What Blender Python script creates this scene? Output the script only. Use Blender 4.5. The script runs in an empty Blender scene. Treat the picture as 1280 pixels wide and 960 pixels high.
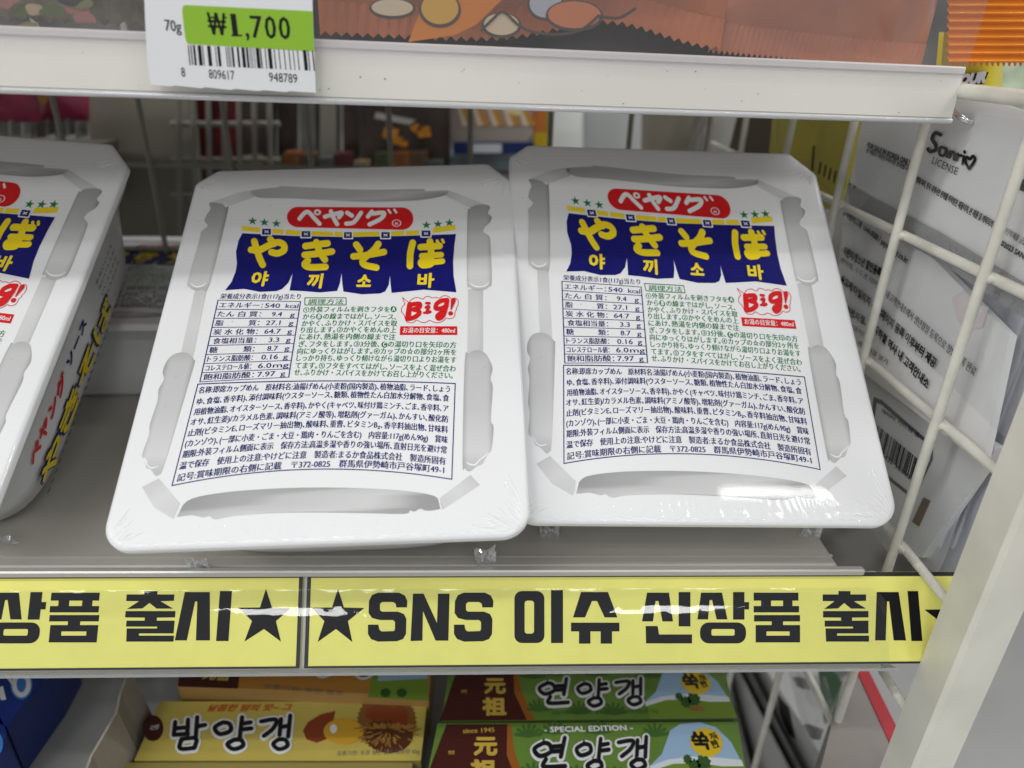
import bpy, math, random
from math import sin, cos, pi, radians, atan2, sqrt
from mathutils import Vector, Matrix
from mathutils.geometry import tessellate_polygon
random.seed(7)
V = Vector
scn = bpy.context.scene
COL = scn.collection

# ------------------------------------------------------------------ camera, world, lamps, exposure
CAM = V((0, 0, 1.25))                       # metres; the shop floor is z = 0
PITCH, YAW, ROLL, F = radians(26.06), radians(2.69), radians(1.68), 892.0    # F in pixels of a 1280 wide frame
_f = V((sin(YAW)*cos(PITCH), cos(YAW)*cos(PITCH), -sin(PITCH)))
_r0 = V((cos(YAW), -sin(YAW), 0)); _u0 = _r0.cross(_f)
_r = _r0*cos(ROLL) + _u0*sin(ROLL); _u = -_r0*sin(ROLL) + _u0*cos(ROLL)
cd = bpy.data.cameras.new('camera'); cam = bpy.data.objects.new('camera', cd); COL.objects.link(cam)
cam.matrix_world = Matrix(((_r.x, _u.x, -_f.x, CAM.x), (_r.y, _u.y, -_f.y, CAM.y), (_r.z, _u.z, -_f.z, CAM.z), (0, 0, 0, 1)))
cd.sensor_width = 36; cd.lens = F/1280*36; cd.clip_start = .01; cd.clip_end = 60
cd.dof.use_dof = True; cd.dof.focus_distance = .297; cd.dof.aperture_fstop = 6.4
scn.camera = cam
w = bpy.data.worlds.new('World'); scn.world = w; w.use_nodes = True
bg = w.node_tree.nodes['Background']; bg.inputs['Color'].default_value = (.95, .975, 1, 1); bg.inputs['Strength'].default_value = .33
scn.view_settings.view_transform = 'Standard'; scn.view_settings.look = 'None'
scn.view_settings.exposure = .12; scn.view_settings.gamma = 1

def tube_and_fill_lamp(loc, length, power, width=.05, col=(1, .99, .97)):
    d = bpy.data.lights.new('ceiling_and_fill_light', 'AREA'); d.shape = 'RECTANGLE'; d.size = length; d.size_y = width
    d.energy = power; d.color = col
    o = bpy.data.objects.new('ceiling_and_fill_light', d); COL.objects.link(o); o.location = CAM + V(loc)
    return o
# rows of ceiling tubes over the aisle, parallel to the shelf front, plus two added fill lamps
tube_and_fill_lamp((-.95, -.47, 1.30), 1.9, 7.4, .03)
tube_and_fill_lamp((-2.8, -.47, 1.30), 1.7, 28, .05)  # added fill lamp, brightens the card packs on the side panel
tube_and_fill_lamp((1.40, -.35, 1.30), 1.5, 7.4, .03)
tube_and_fill_lamp((-1.45, -.80, 1.16), 1.9, 7.6)
tube_and_fill_lamp((-.2, -1.10, 1.30), 2.4, 3.5)
tube_and_fill_lamp((-.83, -2.35, 1.30), .43, 16, .7)     # square ceiling panels further down the shop
tube_and_fill_lamp((.855, -2.35, 1.30), .41, 16, .7)
tube_and_fill_lamp((.2, 1.05, 1.3), 2.4, 10, .1)
tube_and_fill_lamp((1.5, .55, 1.30), 1.3, 9, .3)  # added fill lamp, brightens the floor and wires past the side panel

# ------------------------------------------------------------------ survey: pixel of the photograph -> point on a real plane
def ray(p): return _f + _r*((p[0]-640)/F) - _u*((p[1]-480)/F)
def onX(p, x): r = ray(p); return CAM + r*(x/r.x)
def onY(p, y): r = ray(p); return CAM + r*(y/r.y)
def onZ(p, z): r = ray(p); return CAM + r*(z/r.z)
def onP(p, pt, n): r = ray(p); return CAM + r*(n.dot(pt-CAM)/n.dot(r))
def crop(x0, y0, s, fn): return lambda x, y: fn((x0+s*x, y0+s*y))

# ------------------------------------------------------------------ materials
MATS = {}
def mat(name, col, rough=.5, metal=0, coat=0, spec=.5, bump=0, bscale=200, var=0, vscale=30, trans=0):
    if name in MATS: return MATS[name]
    m = bpy.data.materials.new(name); MATS[name] = m; m.use_nodes = True
    nt = m.node_tree; b = nt.nodes['Principled BSDF']
    b.inputs['Base Color'].default_value = (*col, 1); b.inputs['Roughness'].default_value = rough
    b.inputs['Metallic'].default_value = metal; b.inputs['Coat Weight'].default_value = coat
    b.inputs['Coat Roughness'].default_value = .035; b.inputs['Specular IOR Level'].default_value = spec
    if bump or var:
        tc = nt.nodes.new('ShaderNodeTexCoord')
        n = nt.nodes.new('ShaderNodeTexNoise'); n.inputs['Scale'].default_value = bscale; n.inputs['Detail'].default_value = 5
        nt.links.new(tc.outputs['Object'], n.inputs['Vector'])
        if bump:
            bp = nt.nodes.new('ShaderNodeBump'); bp.inputs['Strength'].default_value = bump; bp.inputs['Distance'].default_value = .001
            nt.links.new(n.outputs['Fac'], bp.inputs['Height']); nt.links.new(bp.outputs['Normal'], b.inputs['Normal'])
        if var:
            n2 = nt.nodes.new('ShaderNodeTexNoise'); n2.inputs['Scale'].default_value = vscale; n2.inputs['Detail'].default_value = 6
            nt.links.new(tc.outputs['Object'], n2.inputs['Vector'])
            mx = nt.nodes.new('ShaderNodeMix'); mx.data_type = 'RGBA'
            mx.inputs[6].default_value = (*[c*(1-var) for c in col], 1); mx.inputs[7].default_value = (*[min(1, c*(1+var)) for c in col], 1)
            mr = nt.nodes.new('ShaderNodeMapRange'); mr.inputs[1].default_value = .35; mr.inputs[2].default_value = .65
            nt.links.new(n2.outputs['Fac'], mr.inputs[0]); nt.links.new(mr.outputs[0], mx.inputs[0])
            nt.links.new(mx.outputs[2], b.inputs['Base Color'])
    return m
def clear(name, tint=(.96, .97, .97), gloss=.10, rough=.05, bump=0, bscale=60, haze=0):
    """thin clear plastic film: see-through with a glossy reflection stronger at grazing angles"""
    if name in MATS: return MATS[name]
    m = bpy.data.materials.new(name); MATS[name] = m; m.use_nodes = True; nt = m.node_tree; nt.nodes.clear()
    out = nt.nodes.new('ShaderNodeOutputMaterial'); t = nt.nodes.new('ShaderNodeBsdfTransparent'); t.inputs[0].default_value = (*tint, 1)
    g = nt.nodes.new('ShaderNodeBsdfGlossy'); g.inputs['Roughness'].default_value = rough
    fw = nt.nodes.new('ShaderNodeLayerWeight'); fw.inputs['Blend'].default_value = .5
    lw = nt.nodes.new('ShaderNodeMath'); lw.operation = 'POWER'; lw.inputs[1].default_value = 6.0; nt.links.new(fw.outputs['Facing'], lw.inputs[0])
    ad = nt.nodes.new('ShaderNodeMath'); ad.operation = 'MULTIPLY_ADD'; ad.inputs[1].default_value = .6; ad.inputs[2].default_value = gloss+.045; ad.use_clamp = True
    mx = nt.nodes.new('ShaderNodeMixShader'); nt.links.new(lw.outputs[0], ad.inputs[0]); nt.links.new(ad.outputs[0], mx.inputs[0])
    last = t
    if haze:
        df = nt.nodes.new('ShaderNodeBsdfDiffuse'); df.inputs[0].default_value = (.85, .86, .9, 1)
        m2 = nt.nodes.new('ShaderNodeMixShader'); m2.inputs[0].default_value = haze
        nt.links.new(t.outputs[0], m2.inputs[1]); nt.links.new(df.outputs[0], m2.inputs[2]); last = m2
    nt.links.new(last.outputs[0], mx.inputs[1]); nt.links.new(g.outputs[0], mx.inputs[2]); nt.links.new(mx.outputs[0], out.inputs[0])
    if bump:
        tc = nt.nodes.new('ShaderNodeTexCoord'); n = nt.nodes.new('ShaderNodeTexNoise'); n.inputs['Scale'].default_value = bscale
        bp = nt.nodes.new('ShaderNodeBump'); bp.inputs['Strength'].default_value = bump; bp.inputs['Distance'].default_value = .002
        nt.links.new(tc.outputs['Object'], n.inputs['Vector']); nt.links.new(n.outputs['Fac'], bp.inputs['Height'])
        nt.links.new(bp.outputs['Normal'], g.inputs['Normal'])
    return m
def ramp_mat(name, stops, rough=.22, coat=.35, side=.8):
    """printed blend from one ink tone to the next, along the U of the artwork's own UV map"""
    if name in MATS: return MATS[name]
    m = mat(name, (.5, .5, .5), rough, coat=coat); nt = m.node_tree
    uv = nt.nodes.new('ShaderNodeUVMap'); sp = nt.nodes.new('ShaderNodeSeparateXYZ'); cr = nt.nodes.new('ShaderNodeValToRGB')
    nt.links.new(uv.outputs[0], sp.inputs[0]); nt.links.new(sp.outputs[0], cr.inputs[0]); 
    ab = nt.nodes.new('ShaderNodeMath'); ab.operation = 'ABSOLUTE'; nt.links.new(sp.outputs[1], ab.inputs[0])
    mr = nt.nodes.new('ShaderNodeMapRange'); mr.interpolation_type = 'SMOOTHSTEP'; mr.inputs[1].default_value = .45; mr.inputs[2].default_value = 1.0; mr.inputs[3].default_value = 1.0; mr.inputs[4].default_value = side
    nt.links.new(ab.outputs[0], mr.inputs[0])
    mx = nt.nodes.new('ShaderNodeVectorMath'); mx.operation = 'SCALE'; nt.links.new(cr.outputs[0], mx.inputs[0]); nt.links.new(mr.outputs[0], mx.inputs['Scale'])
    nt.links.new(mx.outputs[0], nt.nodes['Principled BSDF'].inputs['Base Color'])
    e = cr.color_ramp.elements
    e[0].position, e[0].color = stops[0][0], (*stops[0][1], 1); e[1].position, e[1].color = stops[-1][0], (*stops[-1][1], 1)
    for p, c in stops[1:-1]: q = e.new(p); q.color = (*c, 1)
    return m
FR, FC = .36, .28     # roughness and coat of the shrink film
white_film = mat('white_film', (.81, .815, .83), FR, coat=FC, spec=.25)
foam_white = mat('foam_white', (.78, .79, .80), .35, coat=.2)
ink_navy = mat('ink_navy', (.003, .0035, .135), FR, coat=FC, spec=.2)
ink_yellow = mat('ink_yellow', (.86, .66, .012), FR, coat=FC, spec=.2)
ink_red = mat('ink_red', (.66, .008, .012), FR, coat=FC, spec=.2)
ink_green = mat('ink_green', (.012, .20, .055), FR, coat=FC, spec=.2)
ink_white = mat('ink_white', (.84, .85, .86), FR, coat=FC, spec=.2)
ink_text = mat('ink_text_navy', (.012, .018, .14), FR, coat=FC, spec=.2)
ink_black = mat('ink_black', (.012, .012, .013), .5, spec=.2)
ink_grey = mat('ink_grey', (.14, .14, .15), .4)
film = clear('clear_film', bump=.10, bscale=40, gloss=.02, haze=.06, rough=.12)
tail_film = clear('crumpled_film', gloss=.22, haze=.35, rough=.12)
cream = mat('cream_enamel', (.60, .585, .51), .38, bump=.12, bscale=350, var=.05, vscale=25)
wire_m = mat('white_wire_coating', (.70, .69, .61), .35, bump=.25, bscale=500, var=.10, vscale=60)
rail_m = mat('white_rail', (.62, .61, .57), .42, bump=.06, bscale=300, var=.04, vscale=18)
steel = mat('dull_steel', (.50, .49, .48), .3, metal=1, bump=.05, bscale=400)

# ------------------------------------------------------------------ mesh builder
class MB:
    def __init__(s): s.v = []; s.f = []; s.m = []; s.uv = {}; s.mats = []; s.smooth = set()
    def mi(s, m):
        if m not in s.mats: s.mats.append(m)
        return s.mats.index(m)
    def add(s, vs, fs, m, smooth=False, uvs=None):
        b = len(s.v); k = s.mi(m); s.v += [V(p) for p in vs]
        for f in fs:
            if smooth: s.smooth.add(len(s.f))
            if uvs: s.uv[len(s.f)] = [uvs[i] for i in f]
            s.f.append([b+i for i in f]); s.m.append(k)
        return s
    def poly(s, loops, fn, m, lift=0, n=None, uvf=None):
        """flat shape with holes; loops in 2-D, fn maps to 3-D, raised by lift along n"""
        if not isinstance(loops[0][0], (list, tuple)): loops = [loops]
        l3 = [[V((p[0], p[1], 0)) for p in l] for l in loops]
        flat = [p for l in loops for p in l]
        tr = tessellate_polygon(l3)
        pts = [fn(*p) for p in flat]
        if n is not None: pts = [p+n*lift for p in pts]
        out = []
        nn = n
        for a, b, c in tr:
            if nn is not None and (pts[b]-pts[a]).cross(pts[c]-pts[a]).dot(nn) < 0: b, c = c, b
            out.append((a, b, c))
        return s.add(pts, out, m, uvs=[uvf(*p) for p in flat] if uvf else None)
    def prism(s, pts, d, m):
        """closed solid: outline pts extruded by vector d"""
        k = len(pts); pts = [V(p) for p in pts]; vs = pts+[p+d for p in pts]
        nrm = sum(((pts[i]-pts[0]).cross(pts[(i+1) % k]-pts[0]) for i in range(1, k)), V((0, 0, 0)))
        ax = max(range(3), key=lambda i: abs(nrm[i])); ij = [i for i in range(3) if i != ax]
        tr = tessellate_polygon([[V((p[ij[0]], p[ij[1]], 0)) for p in pts]])
        fs = []
        for a, b, c in tr:
            if (pts[b]-pts[a]).cross(pts[c]-pts[a]).dot(d) > 0: b, c = c, b
            fs.append((a, b, c)); fs.append((a+k, c+k, b+k))
        sgn = nrm.dot(d) > 0
        for i in range(k):
            j = (i+1) % k
            fs.append((i, j, j+k, i+k) if sgn else (j, i, i+k, j+k))
        return s.add(vs, fs, m)
    def box(s, lo, hi, m, bev=0):
        x0, y0, z0 = lo; x1, y1, z1 = hi
        if bev:
            b = bev; ring = []
            for zz, k in ((z0, b), (z0+b, 0), (z1-b, 0), (z1, b)):
                ring.append([(x0+k+b, y0+k, zz), (x1-k-b, y0+k, zz), (x1-k, y0+k+b, zz), (x1-k, y1-k-b, zz), (x1-k-b, y1-k, zz), (x0+k+b, y1-k, zz), (x0+k, y1-k-b, zz), (x0+k, y0+k+b, zz)])
            vs = [p for r in ring for p in r]; fs = [tuple(range(7, -1, -1)), tuple(range(24, 32))]
            for a in range(3):
                for i in range(8): j = (i+1) % 8; fs.append((a*8+i, a*8+j, a*8+8+j, a*8+8+i))
            return s.add(vs, fs, m)
        vs = [(x0, y0, z0), (x1, y0, z0), (x1, y1, z0), (x0, y1, z0), (x0, y0, z1), (x1, y0, z1), (x1, y1, z1), (x0, y1, z1)]
        return s.add(vs, [(3, 2, 1, 0), (4, 5, 6, 7), (0, 1, 5, 4), (1, 2, 6, 5), (2, 3, 7, 6), (3, 0, 4, 7)], m)
    def tube(s, pts, r, m, seg=12):
        pts = [V(p) for p in pts]; vs = []; fs = []; k = len(pts)
        for i, p in enumerate(pts):
            t = (pts[min(i+1, k-1)]-pts[max(i-1, 0)]).normalized()
            a = t.orthogonal().normalized() if i == 0 else (pa - t*pa.dot(t)).normalized()
            pa = a; b = t.cross(a); rr = r[i] if isinstance(r, (list, tuple)) else r
            vs += [p+(a*cos(2*pi*q/seg)+b*sin(2*pi*q/seg))*rr for q in range(seg)]
        for i in range(k-1):
            for q in range(seg): z = (q+1) % seg; fs.append((i*seg+q, i*seg+z, i*seg+seg+z, i*seg+seg+q))
        s.add(vs, fs, m, True)
        return s.add([vs[q] for q in range(seg-1, -1, -1)]+[vs[(k-1)*seg+q] for q in range(seg)], [tuple(range(seg)), tuple(range(seg, 2*seg))], m)
    def grid(s, fn, nu, nv, m, smooth=True, flip=False):
        vs = [fn(i/nu, j/nv) for j in range(nv+1) for i in range(nu+1)]; fs = []
        for j in range(nv):
            for i in range(nu):
                a = j*(nu+1)+i; q = (a, a+1, a+nu+2, a+nu+1); fs.append(q[::-1] if flip else q)
        return s.add(vs, fs, m, smooth)
    def build(s, name, parent=None):
        me = bpy.data.meshes.new(name)
        off = V((0, 0, 0))
        if parent is None and s.v:
            xs = [p.x for p in s.v]; ys = [p.y for p in s.v]; zs = [p.z for p in s.v]
            off = V(((min(xs)+max(xs))/2, (min(ys)+max(ys))/2, min(zs)))
        elif parent is not None and not parent.get('_local'): off = parent.location.copy()
        me.from_pydata([tuple(p-off) for p in s.v], [], s.f)
        for m in s.mats: me.materials.append(m)
        me.polygons.foreach_set('material_index', s.m)
        me.polygons.foreach_set('use_smooth', [i in s.smooth for i in range(len(s.f))])
        if s.uv:
            u = me.uv_layers.new(name='print')
            for i, p in enumerate(me.polygons):
                if i in s.uv:
                    for li, c in zip(p.loop_indices, s.uv[i]): u.data[li].uv = c
        me.update()
        o = bpy.data.objects.new(name, me); COL.objects.link(o)
        if parent is not None:
            o.parent = parent
            if parent.get('_abs'): o.location = (0, 0, 0)
        else: o.location = off
        return o

def thing(name, label, cat, loc, group=None):
    o = bpy.data.objects.new(name, None); COL.objects.link(o); o.location = loc; o.empty_display_size = .02
    o['label'] = label; o['category'] = cat
    if group: o['group'] = group
    return o
def tag(o, label=None, cat=None, group=None, kind=None):
    for k, v in (('label', label), ('category', cat), ('group', group), ('kind', kind)):
        if v: o[k] = v
    return o

# ------------------------------------------------------------------ lettering
_tc = {}
def glyphs(s, bold=0, res=2, shear=0):
    key = (s, bold, res, shear)
    if key not in _tc:
        c = bpy.data.curves.new('lettering', 'FONT'); c.body = s; c.size = 1; c.offset = bold; c.resolution_u = res; c.shear = shear
        o = bpy.data.objects.new('lettering', c); COL.objects.link(o)
        dg = bpy.context.evaluated_depsgraph_get(); dg.update()
        me = bpy.data.meshes.new_from_object(o.evaluated_get(dg))
        vs = [(p.co.x, p.co.y) for p in me.vertices]; fs = [tuple(p.vertices) for p in me.polygons]
        bpy.data.objects.remove(o); bpy.data.curves.remove(c); bpy.data.meshes.remove(me)
        _tc[key] = (vs, fs)
    return _tc[key]
def text(mb, m, s, A, B, em, n, lift=0, bold=.012, arch=0, shear=0, res=2, fit=True, strike=None):
    """lay s on the line A-B (fitted to it), em = letter size in metres, n = surface normal, arch lifts the middle"""
    if strike is None: strike = 0 if bold == 0 else 2 if bold < .03 else 6
    if len(s) > 12: s = s.replace('：', ':').replace('、', '､').replace('。', '｡')
    bold = bold*1.9
    vs, fs = glyphs(s, 0, res, shear)
    if not vs: return
    x0 = min(p[0] for p in vs); x1 = max(p[0] for p in vs)
    R = (B-A); L = R.length; R = R/L; U = n.cross(R).normalized()
    k = L/(x1-x0) if fit else em
    pts = []
    for x, y in vs:
        a = (x-x0)*k; t = a/L
        pts.append(A + R*a + U*(y*em + arch*(1-(2*t-1)**2)) + n*lift)
    a, b, c = fs[0][:3]
    if (pts[b]-pts[a]).cross(pts[c]-pts[a]).dot(n) < 0: fs = [f[::-1] for f in fs]
    if strike:
        for q, (dx, dy) in enumerate(((0, 0), (1, 0), (.5, .6), (.5, -.4), (0, .8), (1, .8))[:strike]):
            mb.add([p+(R*(dx-.5)+U*dy)*(bold*em)+n*(q*3e-6) for p in pts], fs, m)
    else: mb.add(pts, fs, m)
def smooth_path(p, k=6):
    if len(p) < 3: return p
    out = []
    for i in range(len(p)-1):
        a, b, c, d = p[max(i-1, 0)], p[i], p[i+1], p[min(i+2, len(p)-1)]
        for q in range(k):
            t = q/k
            out.append(tuple(.5*((2*b[j])+(-a[j]+c[j])*t+(2*a[j]-5*b[j]+4*c[j]-d[j])*t*t+(-a[j]+3*b[j]-3*c[j]+d[j])*t**3) for j in range(len(b))))
    return out+[tuple(p[-1])]
def stroke_poly(p, w, closed=False, k=6):
    """outline of a brush stroke with round ends; points may carry their own width as third value"""
    p = [q if len(q) == 3 else (*q, w) for q in p]; p = smooth_path(p, k)
    L = []; Rr = []; n = len(p)
    for i in range(n):
        a, b = p[max(i-1, 0)], p[min(i+1, n-1)]
        dx, dy = b[0]-a[0], b[1]-a[1]; l = sqrt(dx*dx+dy*dy) or 1; nx, ny = -dy/l, dx/l; h = p[i][2]/2
        L.append((p[i][0]+nx*h, p[i][1]+ny*h)); Rr.append((p[i][0]-nx*h, p[i][1]-ny*h))
    def cap(i, j):
        a = atan2(p[i][1]-p[j][1], p[i][0]-p[j][0]); h = p[i][2]/2
        return [(p[i][0]+h*cos(a+pi/2-pi*q/8), p[i][1]+h*sin(a+pi/2-pi*q/8)) for q in range(1, 8)]
    return L + cap(-1, -2) + Rr[::-1] + cap(0, 1)
def ribbon(mb, m, p, w, fn, n, lift, k=6):
    """brush stroke as a strip of quads plus two round caps (safe for loops)"""
    p = [q if len(q) == 3 else (*q, w) for q in p]; p = smooth_path(p, k); N = len(p); vs = []; fs = []
    for i in range(N):
        a, b = p[max(i-1, 0)], p[min(i+1, N-1)]
        dx, dy = b[0]-a[0], b[1]-a[1]; l = sqrt(dx*dx+dy*dy) or 1; nx, ny = -dy/l, dx/l; h = p[i][2]/2
        vs += [(p[i][0]+nx*h, p[i][1]+ny*h), (p[i][0]-nx*h, p[i][1]-ny*h)]
    for i in range(N-1): fs.append((2*i, 2*i+1, 2*i+3, 2*i+2))
    pts = [fn(*q)+n*(lift+2.5e-6*(i//2)/max(N, 1)) for i, q in enumerate(vs)]
    mb.add(pts, [f if (pts[f[1]]-pts[f[0]]).cross(pts[f[2]]-pts[f[0]]).dot(n) > 0 else f[::-1] for f in fs], m)
    for i, j in ((0, 1), (N-1, N-2)):
        a = atan2(p[i][1]-p[j][1], p[i][0]-p[j][0]); h = p[i][2]/2
        mb.poly([(p[i][0]+h*cos(a-pi/2+pi*q/10), p[i][1]+h*sin(a-pi/2+pi*q/10)) for q in range(11)], fn, m, lift+2e-6, n)
def closed(p, k=3):
    """smooth closed outline through the points"""
    n = len(p); out = []
    for i in range(n):
        a, b, c, d = p[i-1], p[i], p[(i+1) % n], p[(i+2) % n]
        for q in range(k):
            t = q/k; out.append(tuple(.5*(2*b[j]+(c[j]-a[j])*t+(2*a[j]-5*b[j]+4*c[j]-d[j])*t*t+(-a[j]+3*b[j]-3*c[j]+d[j])*t**3) for j in range(2)))
    return out
def rrect(x0, y0, x1, y1, r, k=5):
    o = []
    for cx, cy, a in ((x1-r, y0+r, -pi/2), (x1-r, y1-r, 0), (x0+r, y1-r, pi/2), (x0+r, y0+r, pi)):
        o += [(cx+r*cos(a+pi/2*i/k), cy+r*sin(a+pi/2*i/k)) for i in range(k+1)]
    return o
def ell(cx, cy, rx, ry, k=24, a0=0): return [(cx+rx*cos(a0+2*pi*i/k), cy+ry*sin(a0+2*pi*i/k)) for i in range(k)]
def star(cx, cy, r, ri=.4, n=5, a0=-pi/2): return [(cx+(r if i % 2 == 0 else r*ri)*cos(a0+pi*i/n), cy+(r if i % 2 == 0 else r*ri)*sin(a0+pi*i/n)) for i in range(2*n)]
def rect(x0, y0, x1, y1): return [(x0, y0), (x1, y0), (x1, y1), (x0, y1)]
def barcode(mb, m, A, R, U, w, h, n, lift, seed=1, bars=30):
    rnd = random.Random(seed); x = 0; seq = []
    while len(seq) < bars: seq.append((rnd.choice((1, 1, 2, 3)), rnd.choice((1, 1, 2, 3))))
    tot = sum(a+b for a, b in seq); u = w/tot
    for a, b in seq:
        p = A+R*(x*u)+n*lift; mb.add([p, p+R*(a*u), p+R*(a*u)+U*h, p+U*h], [(0, 1, 2, 3) if R.cross(U).dot(n) > 0 else (3, 2, 1, 0)], m); x += a+b

W = .155; X0 = .188; SHELF = -.2015        # tray width; side panel plane; shelf top below the camera
PX = V((1, 0, 0)); PY = V((0, 1, 0)); PZ = V((0, 0, 1))
# ------------------------------------------------------------------ setting
mb = MB(); mb.grid(lambda a, b: V((-8+16*a, -7+16*b, 0)), 1, 1, mat('shop_floor_vinyl', (.44, .44, .43), .45, var=.06, vscale=3))
tag(mb.build('floor'), kind='structure')
SZ = CAM.z+SHELF
def R_(x, y, z): return V((x, y, CAM.z+z))

# middle shelf: deck, front lip, slanted sign rail and its clear cover
sh = thing('display_shelf', 'grey metal shelf board under the white noodle trays, with a slanted front rail', 'shelf', R_(-.3, .40, SHELF-.012))
deck_m = mat('grey_enamel_deck', (.44, .425, .38), .30, coat=.1, bump=.04, bscale=300, var=.04, vscale=14)
mb = MB(); mb.box((-.78, .2365, SZ-.010), (.1545, .60, SZ), deck_m, .0012)
mb.box((-.775, .2425, SZ-.0001), (.1542, .2437, SZ+.0004), deck_m)
mb.build('deck', sh)
ST, SB = R_(0, .236, -.2046), R_(0, .2155, -.2364)            # sign plane, top and bottom
SU = (ST-SB).normalized(); SN = PX.cross(SU).normalized()
mb = MB()
mb.box((-.775, .2330, SZ-.0028), (.1645, .2362, SZ+.0004), mat('brushed_lip', (.56, .55, .52), .35, metal=.5, bump=.05, bscale=300), .0006)
back = [ST-SN*.0014, SB-SN*.0014, SB-SN*.0030-SU*.003, ST-SN*.0030]
mb.prism([p+PX*(-.775) for p in back], PX*(.775+.172), rail_m)
mb.build('front_rail', sh)
mb = MB()
cov = clear('clear_rail_cover', gloss=.0, rough=.04, bump=.22, bscale=45, haze=.004)
prof = []
for i in range(15):
    t = i/14; p = SB + SU*(-.0015+.0330*t) + SN*(.0022 + .0008*sin(pi*t))
    if t > .70: q = (t-.70)/.30; p = p - SN*(.0008*q*q)
    prof.append(p)
XR = .1735
def covfn(a, b):
    p = prof[round(b*14)]; x = -.775+(XR+.775)*a
    if a > .99:
        t = b*14/14; x = XR - (.006*(max(0, (t-.80)/.20))**2)
    return p + PX*x
mb.grid(covfn, 60, 14, cov)
mb.build('clear_cover', sh)
mb = MB(); lipm = clear('clear_lip', (.80, .81, .80), gloss=.25, rough=.1, haze=.25)
mb.prism([p+PX*(-.775) for p in (SB-SU*.0026-SN*.003, SB-SU*.0026+SN*.0030, SB-SU*.0014+SN*.0030, SB-SU*.0014-SN*.003)], PX*(.775+XR+.003), lipm)
mb.build('bottom_lip', sh)

# yellow paper strips in the rail
paper_y = mat('yellow_paper', (.84, .81, .20), .55, var=.03, vscale=60)
edge_b = mat('black_paper_border', (.012, .012, .012), .5)
def sgn(x0, y0, s=.25): return crop(x0, y0, s, lambda p: onP(p, ST, SN))
c2, c3s, c4 = sgn(300, 700), sgn(620, 700), sgn(900, 700)
def strip(xl, xr, label, bl=.0016, br=.0016):
    t = thing('sign_strip', label, 'sign', SB+PX*((xl+xr)/2), 'yellow paper sign strips in the shelf rail')
    H = (ST-SB).length
    def at(x, u, l): return SB + PX*x + SU*u + SN*l
    m = MB(); m.prism([at(xl, -.0004, 0), at(xr, -.0004, 0), at(xr, H, 0), at(xl, H, 0)], -SN*.0004, paper_y); m.build('paper', t)
    m = MB()
    for a, b, c, d in ((xl, xr, H-.0018, H), (xl, xr, -.0004, .0005), (xl, xl+bl, .0005, H-.0018), (xr-br, xr, .0005, H-.0018)):
        m.add([at(a, c, .00006), at(b, c, .00006), at(b, d, .00006), at(a, d, .00006)], [(0, 1, 2, 3)], edge_b)
    m.build('border', t)
    return t
SEAM = (c2(318, 300)).x
tl = strip(-.72, SEAM-.0009, 'yellow paper sign strip at the left, its black Korean lettering ending in one star')
tr = strip(SEAM+.0009, .212, 'yellow paper sign strip with a black star before SNS and more Korean lettering')
sink = mat('sign_ink_black', (.008, .008, .010), .6, spec=.15)
G = {}                                   # block letters drawn as shapes
G['출'] = [[(592, 155), (652, 155), (652, 173), (592, 173)], [(513, 172), (730, 172), (730, 204), (670, 206), (730, 243), (655, 243), (620, 215), (590, 242), (520, 245), (572, 206), (513, 205)],
          [(515, 255), (742, 255), (742, 287), (660, 288), (660, 303), (605, 303), (605, 288), (515, 287)],
          [(523, 303), (742, 303), (742, 367), (585, 367), (585, 378), (745, 378), (745, 408), (530, 408), (527, 342), (665, 342), (665, 333), (523, 333)]]
G['시'] = [[(783, 160), (893, 160), (930, 402), (868, 402), (845, 207), (835, 207), (828, 402), (775, 402)], [(937, 155), (990, 155), (1012, 405), (957, 405)]]
G['품'] = [[(168, 163), (392, 163), (392, 203), (362, 203), (362, 230), (395, 230), (395, 262), (168, 262), (168, 230), (205, 230), (205, 203), (168, 203)],
          [(170, 275), (400, 275), (400, 307), (315, 307), (315, 325), (400, 325), (400, 412), (178, 412), (178, 325), (258, 325), (258, 307), (170, 307)]]
H_품 = [(232, 357), (348, 357), (348, 378), (232, 378)]; H_ㅍ = [(255, 203), (315, 203), (315, 230), (255, 230)]
G['상'] = [[(1025, 163), (1130, 163), (1157, 297), (1103, 297), (1080, 200), (1068, 200), (1060, 297), (1007, 297)], [(1185, 160), (1242, 160), (1242, 210), (1265, 210), (1265, 247), (1242, 247), (1242, 298), (1185, 298)]]
H_상 = (rrect(1020, 312, 1250, 417, 44), rrect(1077, 345, 1193, 378, 8))
G['신'] = [[(755, 163), (865, 163), (885, 307), (832, 307), (812, 205), (798, 205), (785, 307), (730, 307)], [(913, 160), (972, 160), (972, 332), (913, 332)], [(748, 330), (808, 330), (815, 372), (980, 372), (980, 417), (750, 417)]]
G['슈'] = [[(425, 160), (560, 160), (607, 287), (543, 287), (505, 205), (480, 205), (445, 287), (385, 287)], [(375, 313), (617, 313), (617, 357), (580, 357), (580, 418), (523, 418), (523, 357), (472, 357), (472, 418), (415, 418), (415, 357), (375, 357)]]
G['S'] = [[(835, 237), (782, 237), (778, 218), (765, 210), (710, 210), (700, 220), (700, 250), (710, 258), (790, 258), (820, 270), (832, 295), (830, 370), (815, 395), (785, 406), (690, 408), (655, 395), (640, 370), (640, 323), (692, 323), (697, 348), (708, 357), (770, 355), (775, 345), (775, 310), (765, 300), (700, 300), (660, 290), (643, 265), (645, 205), (660, 175), (690, 163), (795, 163), (825, 178), (837, 205)]]
G['N'] = [[(865, 168), (918, 168), (985, 315), (990, 168), (1048, 168), (1042, 403), (978, 403), (915, 255), (912, 403), (853, 405)]]
LL = .00007
def put(mbx, loops, fn): mbx.poly(loops, fn, sink, LL, SN)
m = MB()
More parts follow.
